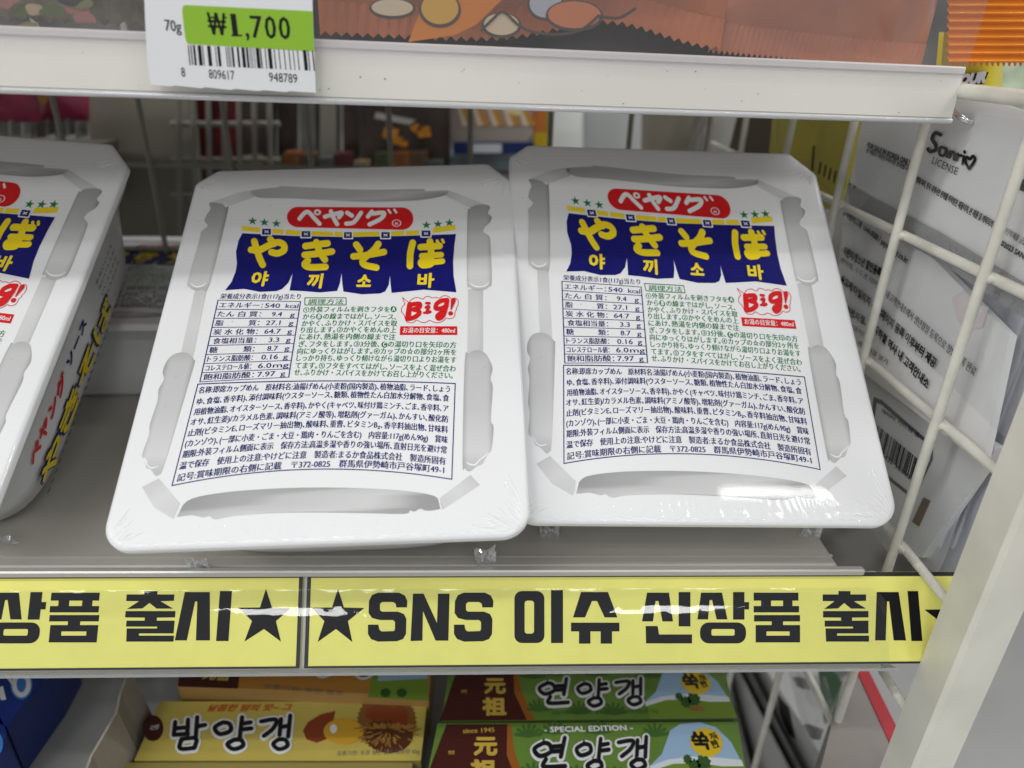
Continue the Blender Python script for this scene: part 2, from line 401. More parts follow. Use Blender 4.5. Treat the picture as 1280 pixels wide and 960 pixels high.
put(m, [(490, 143), (520, 237), (622, 240), (540, 305), (562, 410), (480, 345), (388, 410), (422, 305), (355, 238), (460, 237)], c2)
put(m, G['S'][0], c2); put(m, G['N'][0], c2); put(m, [(x+430, y) for x, y in G['S'][0]], c2)
put(m, [rrect(92, 155, 242, 415, 38), rrect(143, 203, 190, 368, 14)], c3s); put(m, rect(275, 150, 335, 415), c3s)
for g in G['슈']+G['신']+G['상']: put(m, g, c3s)
put(m, list(H_상), c3s)
put(m, [G['품'][0], H_ㅍ], c4); put(m, [G['품'][1], H_품], c4)
for g in G['출']+G['시']: put(m, g, c4)
put(m, [(x*1.0+1150, y+290) for x, y in star(0, 0, 135)], c4)
m.build('lettering', tr)
m = MB()
put(m, [(130, 143), (160, 237), (258, 240), (180, 305), (205, 408), (120, 345), (22, 408), (60, 305), (-8, 238), (100, 237)], c2)
c1 = sgn(0, 700)
def af(g, x0, X0_, k, sk): return [(X0_+(x-x0)*k-(y-280)*sk, y) for x, y in g]
for g in G['출']: put(m, af(g, 513, 624, 1.10, .09), c1)
for g in G['시']: put(m, af(g, 775, 895, 1.135, .17), c1)
put(m, [af(G['품'][0], 168, 246, 1.08, .10), af(H_ㅍ, 168, 246, 1.08, .10)], c1); put(m, [af(G['품'][1], 168, 246, 1.08, .10), af(H_품, 168, 246, 1.08, .10)], c1)
for g in G['상']: put(m, af(g, 1185, 140, 1.05, .11), c1)
put(m, [af(h, 1185, 140, 1.05, .11) for h in H_상], c1)
for g in G['신']: put(m, af(g, 1185, 120, 1.05, .11), c1)
m.build('lettering', tl)

# upper shelf with its cream price rail and clear guard
us = thing('upper_shelf', 'cream upper shelf with a price rail across the top of the picture', 'shelf', R_(-.3, .45, -.0245))
mb = MB()
mb.box((-.78, .2990, CAM.z-.0190), (.180, .62, CAM.z-.006), rail_m, .001); mb.build('deck', us)
mb = MB()
pr = [(.2978, -.0225), (.2972, -.0217), (.2978, -.0036), (.2972, -.0032), (.2972, -.0010), (.2978, -.0004), (.3050, -.0004), (.3050, -.0225)]
pr = [(y, z*.87) for y, z in pr]
mb.prism([R_(-.78, y, z) for y, z in pr], PX*(.78+.1872), mat('cream_price_rail', (.76, .745, .69), .40, bump=.08, bscale=220, var=.05, vscale=9)); 
rnd = random.Random(2); speck = mat('dark_speck', (.10, .09, .08), .6)
for i in range(26):
    x, z_ = rnd.uniform(-.17, .18), rnd.uniform(-.018, -.005); r_ = rnd.uniform(.00012, .0003); yy = .2973+.0003*(z_+.0217)/.018-.00022
    mb.poly([(x+r_*rnd.uniform(.6, 1.7)*cos(q), z_+r_*rnd.uniform(.5, 1)*sin(q)) for q in (0, 1, 2, 3, 4, 5)], lambda a, b: R_(a, yy, b), speck, 0, V((0, -1, 0)))
mb.build('price_rail', us)
mb = MB()
mb.tube([R_(-.78, .2968, -.0203), R_(.187, .2968, -.0203)], .0011, mat('clear_edge_tube', (.55, .55, .56), .12, coat=.8), 10); mb.build('bottom_edge', us)
guard = clear('clear_guard', (.93, .92, .95), gloss=.02, rough=.08, bump=.12, bscale=14, haze=.05)
mb = MB(); mb.grid(lambda a, b: R_(-.78+(.78+.186)*a, .2955-.0012*sin(pi*b), -.0045+.055*b), 40, 8, guard); mb.build('clear_guard', us)

# the upper shelf stands a little askew: its right end farther back and lower
UP = R_(.187, .298, 0)
UM = Matrix.Translation(UP) @ Matrix.Rotation(radians(4.6), 4, 'Z') @ Matrix.Rotation(radians(.80), 4, 'Y') @ Matrix.Translation(-UP) @ Matrix.Translation((0, 0, -.0062))
us.matrix_world = UM @ Matrix.Translation(us.location)
def onTag(p): return onP(p, UM @ R_(0, .2925, -.01), (UM.to_3x3() @ V((0, -1, 0))))
# price ticket hanging on the upper rail
ct = crop(180, 0, 230/1280, onTag)
NT = (UM.to_3x3() @ V((0, -1, 0)))
pt = thing('price_ticket', 'white paper price ticket with a green W1,700 patch and barcode', 'price tag', ct(620, 640))
tp = mat('ticket_paper', (.80, .81, .83), .5)
edge = [(45, 588), (20, 400), (8, 150), (0, -60), (0, -260), (1172, -200), (1172, 30), (1195, 645), (1010, 634), (990, 641), (830, 627), (800, 634), (640, 618), (600, 626), (420, 606), (400, 614), (210, 594), (190, 601)]
mb = MB(); mb.prism([ct(*p) for p in edge], -NT*.0004, tp); mb.build('paper', pt)
gp = [(285, 35)] + [(1172, 78), (1184, 358), (310, 306), (296, 292), (286, 260), (266, 80), (270, 45)]
mb = MB(); mb.poly(gp, ct, mat('lime_green_ink', (.28, .52, .025), .5), .00005, NT); mb.build('green_patch', pt)
mb = MB()
tk = lambda s, a, b, em, bold=.03: text(mb, ink_black, s, ct(*a), ct(*b), em, NT, .0001, bold)
tk('₩', (455, 240), (578, 247), .0092, .016); tk('1', (622, 250), (654, 251), .0098, .016); tk(',', (712, 256), (732, 257), .0098, .016); tk('7', (752, 262), (828, 266), .0098, .016); tk('0', (850, 266), (922, 270), .0098, .016); tk('0', (946, 270), (1020, 274), .0098, .016)
for a in (rect(608, 241, 684, 252), rect(462, 116, 496, 126), rect(544, 118, 576, 128)): mb.poly(a, ct, ink_black, .00013, NT)
tk('70g', (150, 212), (262, 222), .0048, .012)
tk('8', (262, 532), (290, 534), .0042, .0); tk('809617', (455, 545), (632, 556), .0042, .0); tk('948789', (872, 566), (1068, 578), .0042, .0)
xs = [(304, 7), (322, 7), (340, 14), (372, 24), (404, 5), (438, 24), (492, 5), (508, 18), (566, 5), (580, 5), (592, 4), (606, 14), (644, 14), (676, 22), (708, 14), (732, 4), (744, 4), (760, 4), (776, 24), (806, 7), (838, 6), (860, 24), (902, 6), (934, 6), (970, 6), (1004, 6), (1034, 5), (1064, 6), (1104, 24), (1138, 6), (1168, 8)]
for x, wd in xs:
    y = 312+(x-304)*.047
    mb.poly([(x, y), (x+wd, y), (x+wd+14, y+140), (x+14, y+140)], ct, ink_black, .0001, NT)
mb.build('lettering', pt)
NT = V((0, -1, 0))

# wire side panel with its square upright
wp = thing('wire_side_panel', 'cream wire grid panel with a square upright closing the right end of the shelves', 'wire panel', R_(X0, .4, -.55))
WR = .0021
for k, y in enumerate((1.3425, 1.68, 2.012, 2.42, 2.86)):
    m = MB(); m.tube([R_(X0, y*X0, -.0141), R_(X0, y*X0, -.52)], WR, wire_m); m.build('upright_wire', wp)
for k in range(6):
    z = (-.075-.3365*k)*X0 - (.0012 if k == 0 else 0)
    m = MB(); m.tube([R_(X0+(.0036 if k else .001), .215, z), R_(X0+(.0036 if k else .001), .62, z)], WR if k else .0029, wire_m); 
    for y in (1.3425, 1.68, 2.012, 2.42, 2.86):
        if k: c_ = R_(X0+.0020, y*X0, z); m.tube([c_+V((0, -.0042, .0006)), c_+V((0, -.0016, .0001)), c_+V((0, .0018, -.0002)), c_+V((0, .0040, .0005))], [.0008, .0022, .0021, .0007], wire_m, 8)
    m.build('cross_wire', wp)
m = MB(); m.box((X0, 1.052*X0, CAM.z-1.24), (X0+.0190, 1.153*X0, CAM.z+.02), mat('post_enamel', (.70, .69, .61), .35, bump=.1, bscale=120, var=.05, vscale=40), .0016); m.build('post', wp)

# bottom shelf
bs = thing('bottom_shelf', 'pale grey bottom shelf board holding the red bean jelly boxes', 'shelf', R_(-.3, .4, -.365))
m = MB(); m.box((-.78, .17, CAM.z-.357), (.1335, .62, CAM.z-.347), mat('bottom_deck', (.30, .305, .30), .4, var=.05, vscale=20), .001); m.build('deck', bs)
# ------------------------------------------------------------------ the noodle trays
H = 1.243; HB = .33
def rotm(t, y, r):
    t, y, r = radians(t), radians(y), radians(r)
    return Matrix.Rotation(y, 3, 'Z') @ Matrix.Rotation(t, 3, 'X') @ Matrix.Rotation(r, 3, 'Y')
CM = rotm(33.131, 1.588, -3.22); CO = V((-.882, 1.339, -1.094))*W
def lid(p):          # pixel of the photograph on the centre tray's lid -> tray coordinates (metres, origin under the lid's middle)
    rr = ray(p); n = CM.col[2]; q = CM.transposed() @ (rr*(n.dot(CO)/n.dot(rr)) - CO)
    return V((q.x-W/2, q.y-W*H/2, HB*W))
def lc(x0, y0, s): return crop(x0, y0, s, lid)
k3, k4, kb, k6 = lc(220, 200, .34375), lc(200, 440, .359375), lc(280, 220, .25), lc(480, 360, .09375)
# outline of the lid: front corners round, far corners cut off by the shrunk film
def arc_outline(N):
    cor = [((0, 0), .07), ((1, 0), .07), ((1, H-.085), .03), ((1-.075, H), .02), ((.06, H), .02), ((0, H-.055), .03)]
    pts = []; k = len(cor)
    for i in range(k):
        a, b, c = cor[i-1][0], cor[i][0], cor[(i+1) % k][0]; r = cor[i][1]
        u = V((a[0]-b[0], a[1]-b[1])).normalized(); v = V((c[0]-b[0], c[1]-b[1])).normalized(); b = V(b)
        ang = u.angle(v); d = r/math.tan(ang/2); ctr = b+(u+v).normalized()*(r/sin(ang/2))
        p0 = b+u*d-ctr; p1 = b+v*d-ctr; a0 = atan2(p0.y, p0.x); a1 = atan2(p1.y, p1.x)
        if a1 < a0: a1 += 2*pi
        pts += [ctr+V((cos(a0+(a1-a0)*q/16), sin(a0+(a1-a0)*q/16)))*r for q in range(17)]
    L = [0]
    for i in range(len(pts)): L.append(L[-1]+(pts[(i+1) % len(pts)]-pts[i]).length)
    out = []; j = 0
    for i in range(N):
        s = L[-1]*i/N
        while L[j+1] < s: j += 1
        t = (s-L[j])/max(1e-9, L[j+1]-L[j]); out.append(pts[j].lerp(pts[(j+1) % len(pts)], t))
    return out
def inset(o, d): return [V((.5+(p.x-.5)*(1-2*d), H/2+(p.y-H/2)*(1-2*d/H))) for p in o]
def soft(o, it):      # rounder corners for the body underneath
    n = len(o)
    for _ in range(it): o = [(o[i-1]+o[i]*2+o[(i+1) % n])/4 for i in range(n)]
    return o
def L3(p, z): return V(((p.x-.5)*W, (p.y-H/2)*W, (HB+z)*W))
def ringmesh(mb, rings, m, cap_last=True, smooth=True):
    n = len(rings[0]); vs = [p for r in rings for p in r]; fs = []
    for a in range(len(rings)-1):
        for i in range(n): j = (i+1) % n; fs.append((a*n+i, a*n+j, a*n+n+j, a*n+n+i))
    if cap_last: fs.append(tuple((len(rings)-1)*n+i for i in range(n)))
    mb.add(vs, fs, m, smooth)
def wrinkle(p, d):
    """height of the film's pleats: fans at the corners, short pleats along the front edge"""
    z = 0
    if p.y < .085 and .10 < p.x < .90:
        e = max(0, 1-abs(p.y-.042)/.026)
        z += .0005*e*sin(p.x*470+9*sin(p.x*23))*(.45+.55*sin(p.x*17+1))
    if p.y < .04: z += .0008*sin(p.x*61)*sin(p.x*143+1)*max(0, 1-abs(p.y-.016)/.014)
    return z
N = 1000
OUT = arc_outline(N)
t0 = thing('noodle_tray', '', 'instant noodles', (0, 0, 0), 'shrink wrapped white noodle trays'); t0['_local'] = 1
# white body: rim, recessed neck and tapering tub
o2 = OUT[::4]; sof = soft(inset(o2, .030), 60)
mb = MB(); rg = []
for d, z, sf in ((.0, -.010, 0), (.001, -.024, 0), (.016, -.026, 0), (.018, -.060, 3), (.026, -.064, 8)):
    rg.append([L3(p, z) for p in soft(inset(o2, d), sf)])
for d, z, it in ((.034, -.075, 40), (.058, -.20, 90), (.080, -.312, 140), (.095, -.33, 140)): rg.append([L3(p, z) for p in soft(inset(o2, d), it)])
ringmesh(mb, [r[::-1] for r in rg], foam_white); mb.build('tub', t0)
# shrink film stretched over the lid
mb = MB(); rg = []
DS = [0, .0012, .004, .008, .013, .019, .026, .034, .042, .050, .058, .068, .080, .092, .106]
for d in DS:
    e = max(0, 1-d/.011); zz = -.007*e**2
    ring = []
    for p in inset(OUT, d): ring.append(L3(p, zz + (wrinkle(p, d) if d > .001 else 0)))
    ring and rg.append(ring)
rg.insert(0, [L3(p, -.0245) for p in inset(OUT, -.001)])
ringmesh(mb, rg, white_film)
# creases of the shrunk film: fans at the corners, pleats along the near edge, a ridge just inside it modelling the edge highlight
crease_and_highlight = mat('film_crease_and_highlight', (.84, .845, .86), .16, coat=1)
rnd = random.Random(21)
def lid3(x, y, z=0): return V(((x-.5)*W, (y-H/2)*W, HB*W+z))
for cx, cy, sx, sy, n_, l0 in ((1, 0, -1, 1, 11, .10), (0, 0, 1, 1, 6, .07), (1, H-.05, -1, -1, 7, .06), (0, H-.04, 1, -1, 3, .05)):
    for i in range(n_):
        q = (i-(n_-1)/2)*.0095 + rnd.uniform(-.0015, .0015); L_ = l0*rnd.uniform(.55, 1.05); o_ = .030+abs(q)*.55+rnd.uniform(0, .008)
        pts = []
        for t in range(5):
            r = (o_+L_*t/4)*.7071; k_ = q*(.55+.65*t/4); pts.append(lid3(cx+sx*(r+k_), cy+sy*(r-k_), -.00012))
        rr = rnd.uniform(.00030, .00050); mb.tube(pts, [rr*.3, rr, rr, rr*.8, rr*.2], crease_and_highlight, 6)
x = .10
while x < .92:
    x += rnd.choice((.006, .007, .009, .012, .03)); y0 = .030+.006*sin(x*30)+rnd.uniform(0, .006); l_ = rnd.uniform(.008, .026); rr = rnd.uniform(.00012, .00026)
    mb.tube([lid3(x, y0, -.00012), lid3(x+rnd.uniform(-.002, .002), y0+l_*.5, -.00012), lid3(x+rnd.uniform(-.004, .004), y0+l_, -.00012)], [rr*.3, rr, rr*.2], crease_and_highlight, 6)
mb.tube([lid3(.05+.9*i/80, .0135+.0016*sin(i*1.9)+.001*sin(i*.73), -.00030-.00006*sin(i*2.3)) for i in range(81)], .00042, crease_and_highlight, 6)
for xx, n_ in ((.992, 16), (.008, 12)):
    for i in range(n_):
        y = rnd.uniform(.15, H-.15); d_ = .016 if xx < .5 else -.016; rr = rnd.uniform(.0001, .0002)
        mb.tube([lid3(xx+d_*.5, y, -.0001), lid3(xx+d_*1.1, y+.002, -.0001), lid3(xx+d_*1.8, y+.003, -.0001)], [rr*.3, rr, rr*.2], crease_and_highlight, 6)

dust = mat('dust_speck', (.10, .10, .11), .6)
for i in range(22):
    x, y, r_ = rnd.uniform(.04, .96), rnd.uniform(.05, H-.1), rnd.uniform(.0006, .0016)
    mb.poly([(x+r_*rnd.uniform(.5, 1.2)*cos(q), y+r_*rnd.uniform(.5, 1.2)*sin(q)) for q in (0, 1, 2, 3, 4, 5)], lambda a, b: lid3(a, b, .0003), dust, 0, PZ)
mb.build('film_top', t0)

NZ = PZ; E1 = .00012
# grey tub artwork printed round the edge of the film (the print itself blends from one grey to the next)
def g(v): return (v, v*1.005, v*1.01)
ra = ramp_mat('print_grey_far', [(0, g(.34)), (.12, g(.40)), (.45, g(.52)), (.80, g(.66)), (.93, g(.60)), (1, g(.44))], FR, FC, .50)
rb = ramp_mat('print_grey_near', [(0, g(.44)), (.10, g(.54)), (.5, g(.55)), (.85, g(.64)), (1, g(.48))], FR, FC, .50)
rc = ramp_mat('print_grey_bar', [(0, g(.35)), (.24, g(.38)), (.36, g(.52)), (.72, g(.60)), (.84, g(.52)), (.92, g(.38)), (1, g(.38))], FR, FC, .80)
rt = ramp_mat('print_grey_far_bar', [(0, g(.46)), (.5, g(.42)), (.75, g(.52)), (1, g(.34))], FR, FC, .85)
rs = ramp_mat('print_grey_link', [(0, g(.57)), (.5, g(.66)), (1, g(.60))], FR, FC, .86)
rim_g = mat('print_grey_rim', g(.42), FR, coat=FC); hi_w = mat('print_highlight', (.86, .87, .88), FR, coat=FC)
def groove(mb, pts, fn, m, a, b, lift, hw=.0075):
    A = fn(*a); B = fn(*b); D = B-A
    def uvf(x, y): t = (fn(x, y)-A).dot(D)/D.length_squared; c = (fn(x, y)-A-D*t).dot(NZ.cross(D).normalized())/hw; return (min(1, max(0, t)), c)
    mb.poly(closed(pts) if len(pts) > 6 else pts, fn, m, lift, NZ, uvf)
mb = MB()
upR = [(1058, 440), (1060, 200), (1066, 180), (1085, 166), (1126, 163), (1142, 172), (1134, 195), (1148, 208), (1141, 228), (1124, 244), (1118, 262), (1136, 275), (1143, 300), (1148, 440), (1138, 462), (1116, 474), (1090, 476), (1068, 462)]
upL = [(188, 190), (182, 174), (165, 160), (122, 156), (126, 178), (112, 200), (104, 222), (116, 240), (92, 262), (86, 290), (44, 440), (48, 462), (68, 474), (96, 472), (122, 454)]
# sides: linking bands first, then the long grooves
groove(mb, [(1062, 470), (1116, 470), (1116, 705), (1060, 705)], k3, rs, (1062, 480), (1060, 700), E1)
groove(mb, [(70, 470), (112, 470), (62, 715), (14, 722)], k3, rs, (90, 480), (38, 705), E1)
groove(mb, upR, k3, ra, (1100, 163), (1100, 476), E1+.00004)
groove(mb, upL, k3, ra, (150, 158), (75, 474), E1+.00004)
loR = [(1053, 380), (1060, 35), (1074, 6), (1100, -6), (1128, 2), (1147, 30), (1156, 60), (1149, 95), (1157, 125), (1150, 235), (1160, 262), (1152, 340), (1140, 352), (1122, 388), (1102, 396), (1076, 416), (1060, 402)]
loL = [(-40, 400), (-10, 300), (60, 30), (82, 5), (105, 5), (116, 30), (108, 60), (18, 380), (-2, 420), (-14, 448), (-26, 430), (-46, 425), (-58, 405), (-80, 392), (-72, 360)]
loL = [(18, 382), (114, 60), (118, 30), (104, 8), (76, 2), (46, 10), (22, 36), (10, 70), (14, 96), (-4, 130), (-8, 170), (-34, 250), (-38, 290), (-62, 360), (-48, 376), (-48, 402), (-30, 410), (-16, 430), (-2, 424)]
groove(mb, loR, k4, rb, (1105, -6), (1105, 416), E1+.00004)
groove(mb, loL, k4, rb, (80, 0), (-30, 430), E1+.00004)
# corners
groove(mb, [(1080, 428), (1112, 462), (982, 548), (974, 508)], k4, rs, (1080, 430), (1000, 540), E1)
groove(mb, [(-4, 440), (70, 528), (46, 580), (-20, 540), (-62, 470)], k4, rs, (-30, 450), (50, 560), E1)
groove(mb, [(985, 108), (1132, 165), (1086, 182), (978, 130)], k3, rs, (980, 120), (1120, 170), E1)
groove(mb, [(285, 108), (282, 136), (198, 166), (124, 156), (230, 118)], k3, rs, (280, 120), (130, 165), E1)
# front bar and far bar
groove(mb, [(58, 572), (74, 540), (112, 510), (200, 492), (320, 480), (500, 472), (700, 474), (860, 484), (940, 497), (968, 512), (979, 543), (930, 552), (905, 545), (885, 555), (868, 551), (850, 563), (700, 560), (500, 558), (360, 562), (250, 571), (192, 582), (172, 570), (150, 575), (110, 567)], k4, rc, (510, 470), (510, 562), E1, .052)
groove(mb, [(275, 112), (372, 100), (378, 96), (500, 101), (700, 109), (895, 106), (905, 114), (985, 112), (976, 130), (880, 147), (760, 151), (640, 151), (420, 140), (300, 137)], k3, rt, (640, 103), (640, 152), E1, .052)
# fine white highlights of the artwork
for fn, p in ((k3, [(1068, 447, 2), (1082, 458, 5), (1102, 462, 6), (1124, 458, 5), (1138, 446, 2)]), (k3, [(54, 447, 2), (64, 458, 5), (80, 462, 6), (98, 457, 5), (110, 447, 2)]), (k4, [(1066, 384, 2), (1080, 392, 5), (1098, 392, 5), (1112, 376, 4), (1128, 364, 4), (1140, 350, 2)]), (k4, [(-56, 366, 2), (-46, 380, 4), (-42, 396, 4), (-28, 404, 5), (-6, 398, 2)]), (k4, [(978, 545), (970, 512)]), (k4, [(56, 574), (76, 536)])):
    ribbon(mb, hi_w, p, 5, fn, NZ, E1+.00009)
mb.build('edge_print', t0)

# navy shop curtain with its yellow rail and stars
mb = MB()
cur = [(92, 287), (350, 300), (620, 306), (900, 300), (1160, 291), (1152, 350), (1146, 430), (1148, 500), (1162, 582), (1090, 576), (1000, 569), (920, 577), (838, 585), (833, 540), (830, 498), (824, 545), (806, 578), (780, 588), (690, 592), (597, 578), (592, 540), (588, 485), (580, 535), (566, 575), (480, 583), (400, 576), (328, 573), (336, 530), (343, 488), (322, 535), (290, 566), (262, 576), (180, 580), (100, 565), (6, 572), (38, 530), (58, 480), (65, 440), (60, 380), (72, 325)]
mb.poly(cur, kb, ink_navy, E1, NZ)
def ry(x): return 262+30*(1-((x-660)/570)**2)
for a, b in ((90, 180), (240, 298), (308, 385), (437, 545), (553, 600), (645, 778), (835, 900), (910, 975), (1045, 1157)):
    mb.poly([(a, ry(a)-11-(8 if a > 1000 else 0)), (b, ry(b)-11-(14 if b > 1000 else 0)), (b, ry(b)+11-(10 if b > 1000 else 0)), (a, ry(a)+11-(4 if a > 1000 else 0))], kb, ink_yellow, E1, NZ)
for cx, cy, sx in ((213, 280, 28), (410, 292, 28), (620, 297, 26), (808, 297, 27), (1010, 289, 28)):
    mb.poly(rrect(cx-sx, cy-20, cx+sx, cy+20, 4), kb, ink_white, E1+.00004, NZ)
    mb.poly(rect(cx-sx+6, cy-15, cx+sx-6, cy+15), kb, ink_navy, E1+.00008, NZ)
    for d in (-1, 1): ribbon(mb, ink_white, [(cx-8, cy-5*d), (cx+9, cy+5*d)], 4, kb, NZ, E1+.00012)
mb.build('curtain_print', t0)
mb = MB()
for cx, cy in ((143, 226), (202, 233), (262, 239), (1012, 246), (1070, 241), (1127, 235)):
    mb = MB(); mb.poly([(cx+(x-cx)*1.15, y) for x, y in star(cx, cy, 21)], kb, ink_green, E1, NZ); mb.build('star_print', t0)
# curtain lettering, fat round brush strokes
mb = MB(); yl = E1+.00005
BR = [[(136, 370), (175, 372), (225, 348), (268, 333), (298, 345), (300, 372), (268, 388), (238, 382)], [(152, 328), (166, 375), (180, 415), (194, 445)], [(232, 318), (250, 340)],
      [(408, 352), (460, 345), (518, 338)], [(404, 396), (470, 390), (540, 379)], [(462, 333), (478, 378), (505, 420)], [(420, 425), (404, 445), (432, 458), (508, 456)],
      [(662, 345), (680, 370)], [(772, 342), (750, 372), (716, 400)], [(648, 404), (710, 398), (800, 382)], [(716, 400), (694, 424), (704, 446), (762, 460)],
      [(944, 336), (932, 390), (930, 452)], [(984, 358), (1078, 352)], [(990, 402), (1086, 396)], [(1030, 330), (1036, 385), (1036, 440)], [(1030, 446), (994, 450), (984, 432), (1012, 420), (1050, 432), (1092, 428)]]
for i, s in enumerate(BR): ribbon(mb, ink_yellow, s, 33 if i not in (13, 15) else 29, kb, NZ, yl+.000012*i)
for s in ([(1066, 326), (1072, 338)], [(1092, 322), (1098, 334)]): ribbon(mb, ink_yellow, s, 14, kb, NZ, yl+.0002)
for s, x, y, ww in (('야', 134, 545, 78), ('끼', 415, 556, 70), ('소', 664, 557, 66), ('바', 968, 553, 78)):
    text(mb, ink_yellow, s, kb(x, y), kb(x+ww, y), (kb(x, y)-kb(x, y-84)).length*.9, NZ, yl, .035)
mb.build('curtain_lettering', t0)
# red logo badge
bd = MB(); st = []
for i in range(25): a = pi/2+pi*i/24; st.append((372+57*cos(a), 206+51*sin(a)))
top = [(400+t*480/12, 153+5*t/12) for t in range(13)]
for i in range(25): a = -pi/2+pi*i/24; st.append((890+57*cos(a), 214+56*sin(a)))
bd.poly(st, kb, ink_red, E1, NZ)
bado = bd.build('logo_badge', t0)
mb = MB()
KA = [[(378, 215), (405, 185), (425, 183), (448, 208), (478, 240)], [(505, 205), (560, 190), (590, 186), (575, 208)], [(535, 178), (548, 210), (566, 242)], [(616, 185), (640, 200)], [(612, 240), (650, 232), (685, 186)],
      [(740, 180), (720, 205)], [(745, 190), (800, 186), (785, 215), (728, 244)], [(822, 172), (832, 186)], [(852, 170), (862, 184)]]
for i, s in enumerate(KA): ribbon(mb, ink_white, s, 21 if i < 7 else 11, kb, NZ, E1+.00005+.000012*i)
mb.poly([ell(468, 184, 18, 15), ell(468, 184, 8, 6)], kb, ink_white, E1+.0002, NZ)
mb.poly([ell(863, 237, 23, 18), ell(863, 237, 19, 15)], kb, ink_white, E1+.00005, NZ)
text(mb, ink_white, 'R', kb(855, 246), kb(873, 246), .0022, NZ, E1+.00005, .02)
mb.build('lettering', bado)
for o in (mb,): pass

# nutrition table
mb = MB()
def tb(u, v): x0, y0, x1, y1 = 153+(87-153)*v, 510+(807-510)*v, 453+(410-453)*v, 515+(790-515)*v; return k3(x0+(x1-x0)*u, y0+(y1-y0)*u)
lw = .006
for i in range(10):
    v = i/9; mb.poly(rect(0, v-.004, 1, v+.004), tb, ink_text, E1, NZ)
for u in (0, 1): mb.poly(rect(u-lw, -.004, u+lw, 1.004), tb, ink_text, E1+.00002, NZ)
rows = [('エネルギー：', .03, .55, '540', .58, .76, 'kcal'), ('たん 白 質：', .03, .55, '9.4', .68, .80, 'g'), ('脂　　　質：', .03, .55, '27.1', .63, .80, 'g'), ('炭 水 化 物：', .03, .55, '64.7', .63, .82, 'g'), ('食塩相当量：', .05, .55, '3.3', .70, .82, 'g'), ('糖　　　類：', .03, .55, '8.7', .70, .82, 'g'), ('トランス脂肪酸：', .03, .55, '0.16', .65, .84, 'g'), ('コレステロール値：', .03, .55, '6.0', .63, .78, 'mg'), ('飽和脂肪酸：', .03, .60, '7.97', .64, .84, 'g')]
for i, (a, u0, u1, b, x0, x1, c) in enumerate(rows):
    v = (i+.78)/9; em = .0033
    text(mb, ink_text, a, tb(u0, v), tb(u1, v), em, NZ, E1, .020); text(mb, ink_text, b, tb(x0, v), tb(x1, v), em*1.05, NZ, E1, .016)
    text(mb, ink_text, c, tb(.83 if c == 'kcal' else .90 if c == 'g' else .80, v), tb(.98, v) if c != 'g' else tb(.955, v), em*1.0, NZ, E1, .016)
text(mb, ink_text, '栄養成分表示1食(117g)当たり', k3(160, 504), k3(452, 505), .0033, NZ, E1, .014)
mb.build('nutrition_table', t0)

# green cooking directions
mb = MB()
mb.poly([rrect(467, 500, 620, 529, 4), rrect(470, 503, 617, 526, 3)], k3, ink_green, E1, NZ)
text(mb, ink_green, '調理方法', k3(480, 523), k3(608, 523), .0031, NZ, E1, .015)
cook = [('①外装フィルムを剥きフタを', 462, 554, 776, 553), ('から　の線まではがし、ソース、', 460, 579, 800, 580), ('かやく、ふりかけ・スパイスを取', 457, 604, 803, 604), ('り出します。②かやくをめんの上', 453, 628, 800, 628), ('にあけ、熱湯を内側の線まで注', 448, 653, 797, 654),
        ('ぎ、フタをします。③3分後、　の湯切り口を矢印の方', 445, 679, 1018, 683), ('向にゆっくりはがします。④カップの☆の部分2ヶ所を', 440, 705, 1018, 709), ('しっかり持ち、ゆっくり傾けながら湯切り口よりお湯をす', 437, 730, 1018, 737), ('てます。⑤フタをすべてはがし、ソースをよく混ぜ合わ', 433, 757, 1016, 769), ('せ、ふりかけ・スパイスをかけてお召し上がりください。', 428, 782, 1005, 794)]
for s, x0, y0, x1, y1 in cook: text(mb, ink_green, s, k3(x0, y0), k3(x1, y1), .0035, NZ, E1, .018, arch=.0003)
for cx, cy, s in ((791, 543, 'A'), (520, 570, 'B'), (758, 672, 'C')):
    mb.poly(ell(cx, cy, 11, 11), k3, ink_green, E1+.00003, NZ)
    text(mb, ink_white, s, k3(cx-5, cy+7), k3(cx+5, cy+7), .0030, NZ, E1+.00007, .03)
mb.build('cooking_directions', t0)

# red Big! bubble and hot water note
mb = MB()
bub = [(248, 128), (290, 165), (335, 190), (365, 155), (410, 134), (460, 130), (520, 150), (545, 124), (580, 113), (620, 122), (645, 135), (690, 125), (740, 137), (780, 110), (820, 104), (865, 118), (900, 145), (940, 134), (975, 150), (990, 185), (985, 235), (966, 265), (968, 290), (948, 315), (945, 365), (920, 400), (870, 412), (835, 402), (790, 440), (740, 462), (680, 462), (610, 435), (560, 458), (500, 460), (435, 430), (395, 460), (340, 465), (296, 445), (268, 360), (238, 325), (232, 280), (250, 245), (278, 215), (262, 175), (248, 128)]
ribbon(mb, ink_red, bub, 9, k6, NZ, E1, 4)
for i, (s, ww) in enumerate((([(345, 225), (330, 320), (318, 410)], 58), ([(340, 225), (420, 215), (478, 215), (470, 262), (400, 285)], 46), ([(395, 290), (455, 305), (468, 345), (400, 395), (325, 415)], 48),
                             ([(565, 205), (605, 205)], 38), ([(560, 262), (600, 250), (570, 330), (615, 320)], 42), ([(535, 335), (600, 325)], 34),
                             ([(700, 215), (690, 275), (760, 275), (835, 240)], 46), ([(705, 210), (760, 175), (830, 165)], 46), ([(842, 165), (825, 260), (790, 370), (735, 410), (712, 380), (760, 335), (800, 320)], 48),
                             ([(925, 170, 54), (895, 290, 14)], 40), ([(886, 342), (892, 342)], 46))):
    ribbon(mb, ink_red, [(*q[:2], q[2]*1.25) if len(q) == 3 else q for q in s], ww*(1.28 if i not in (3, 4, 5) else .95), k6, NZ, E1+.00004+.000012*i)
mb.build('bubble_print', t0)
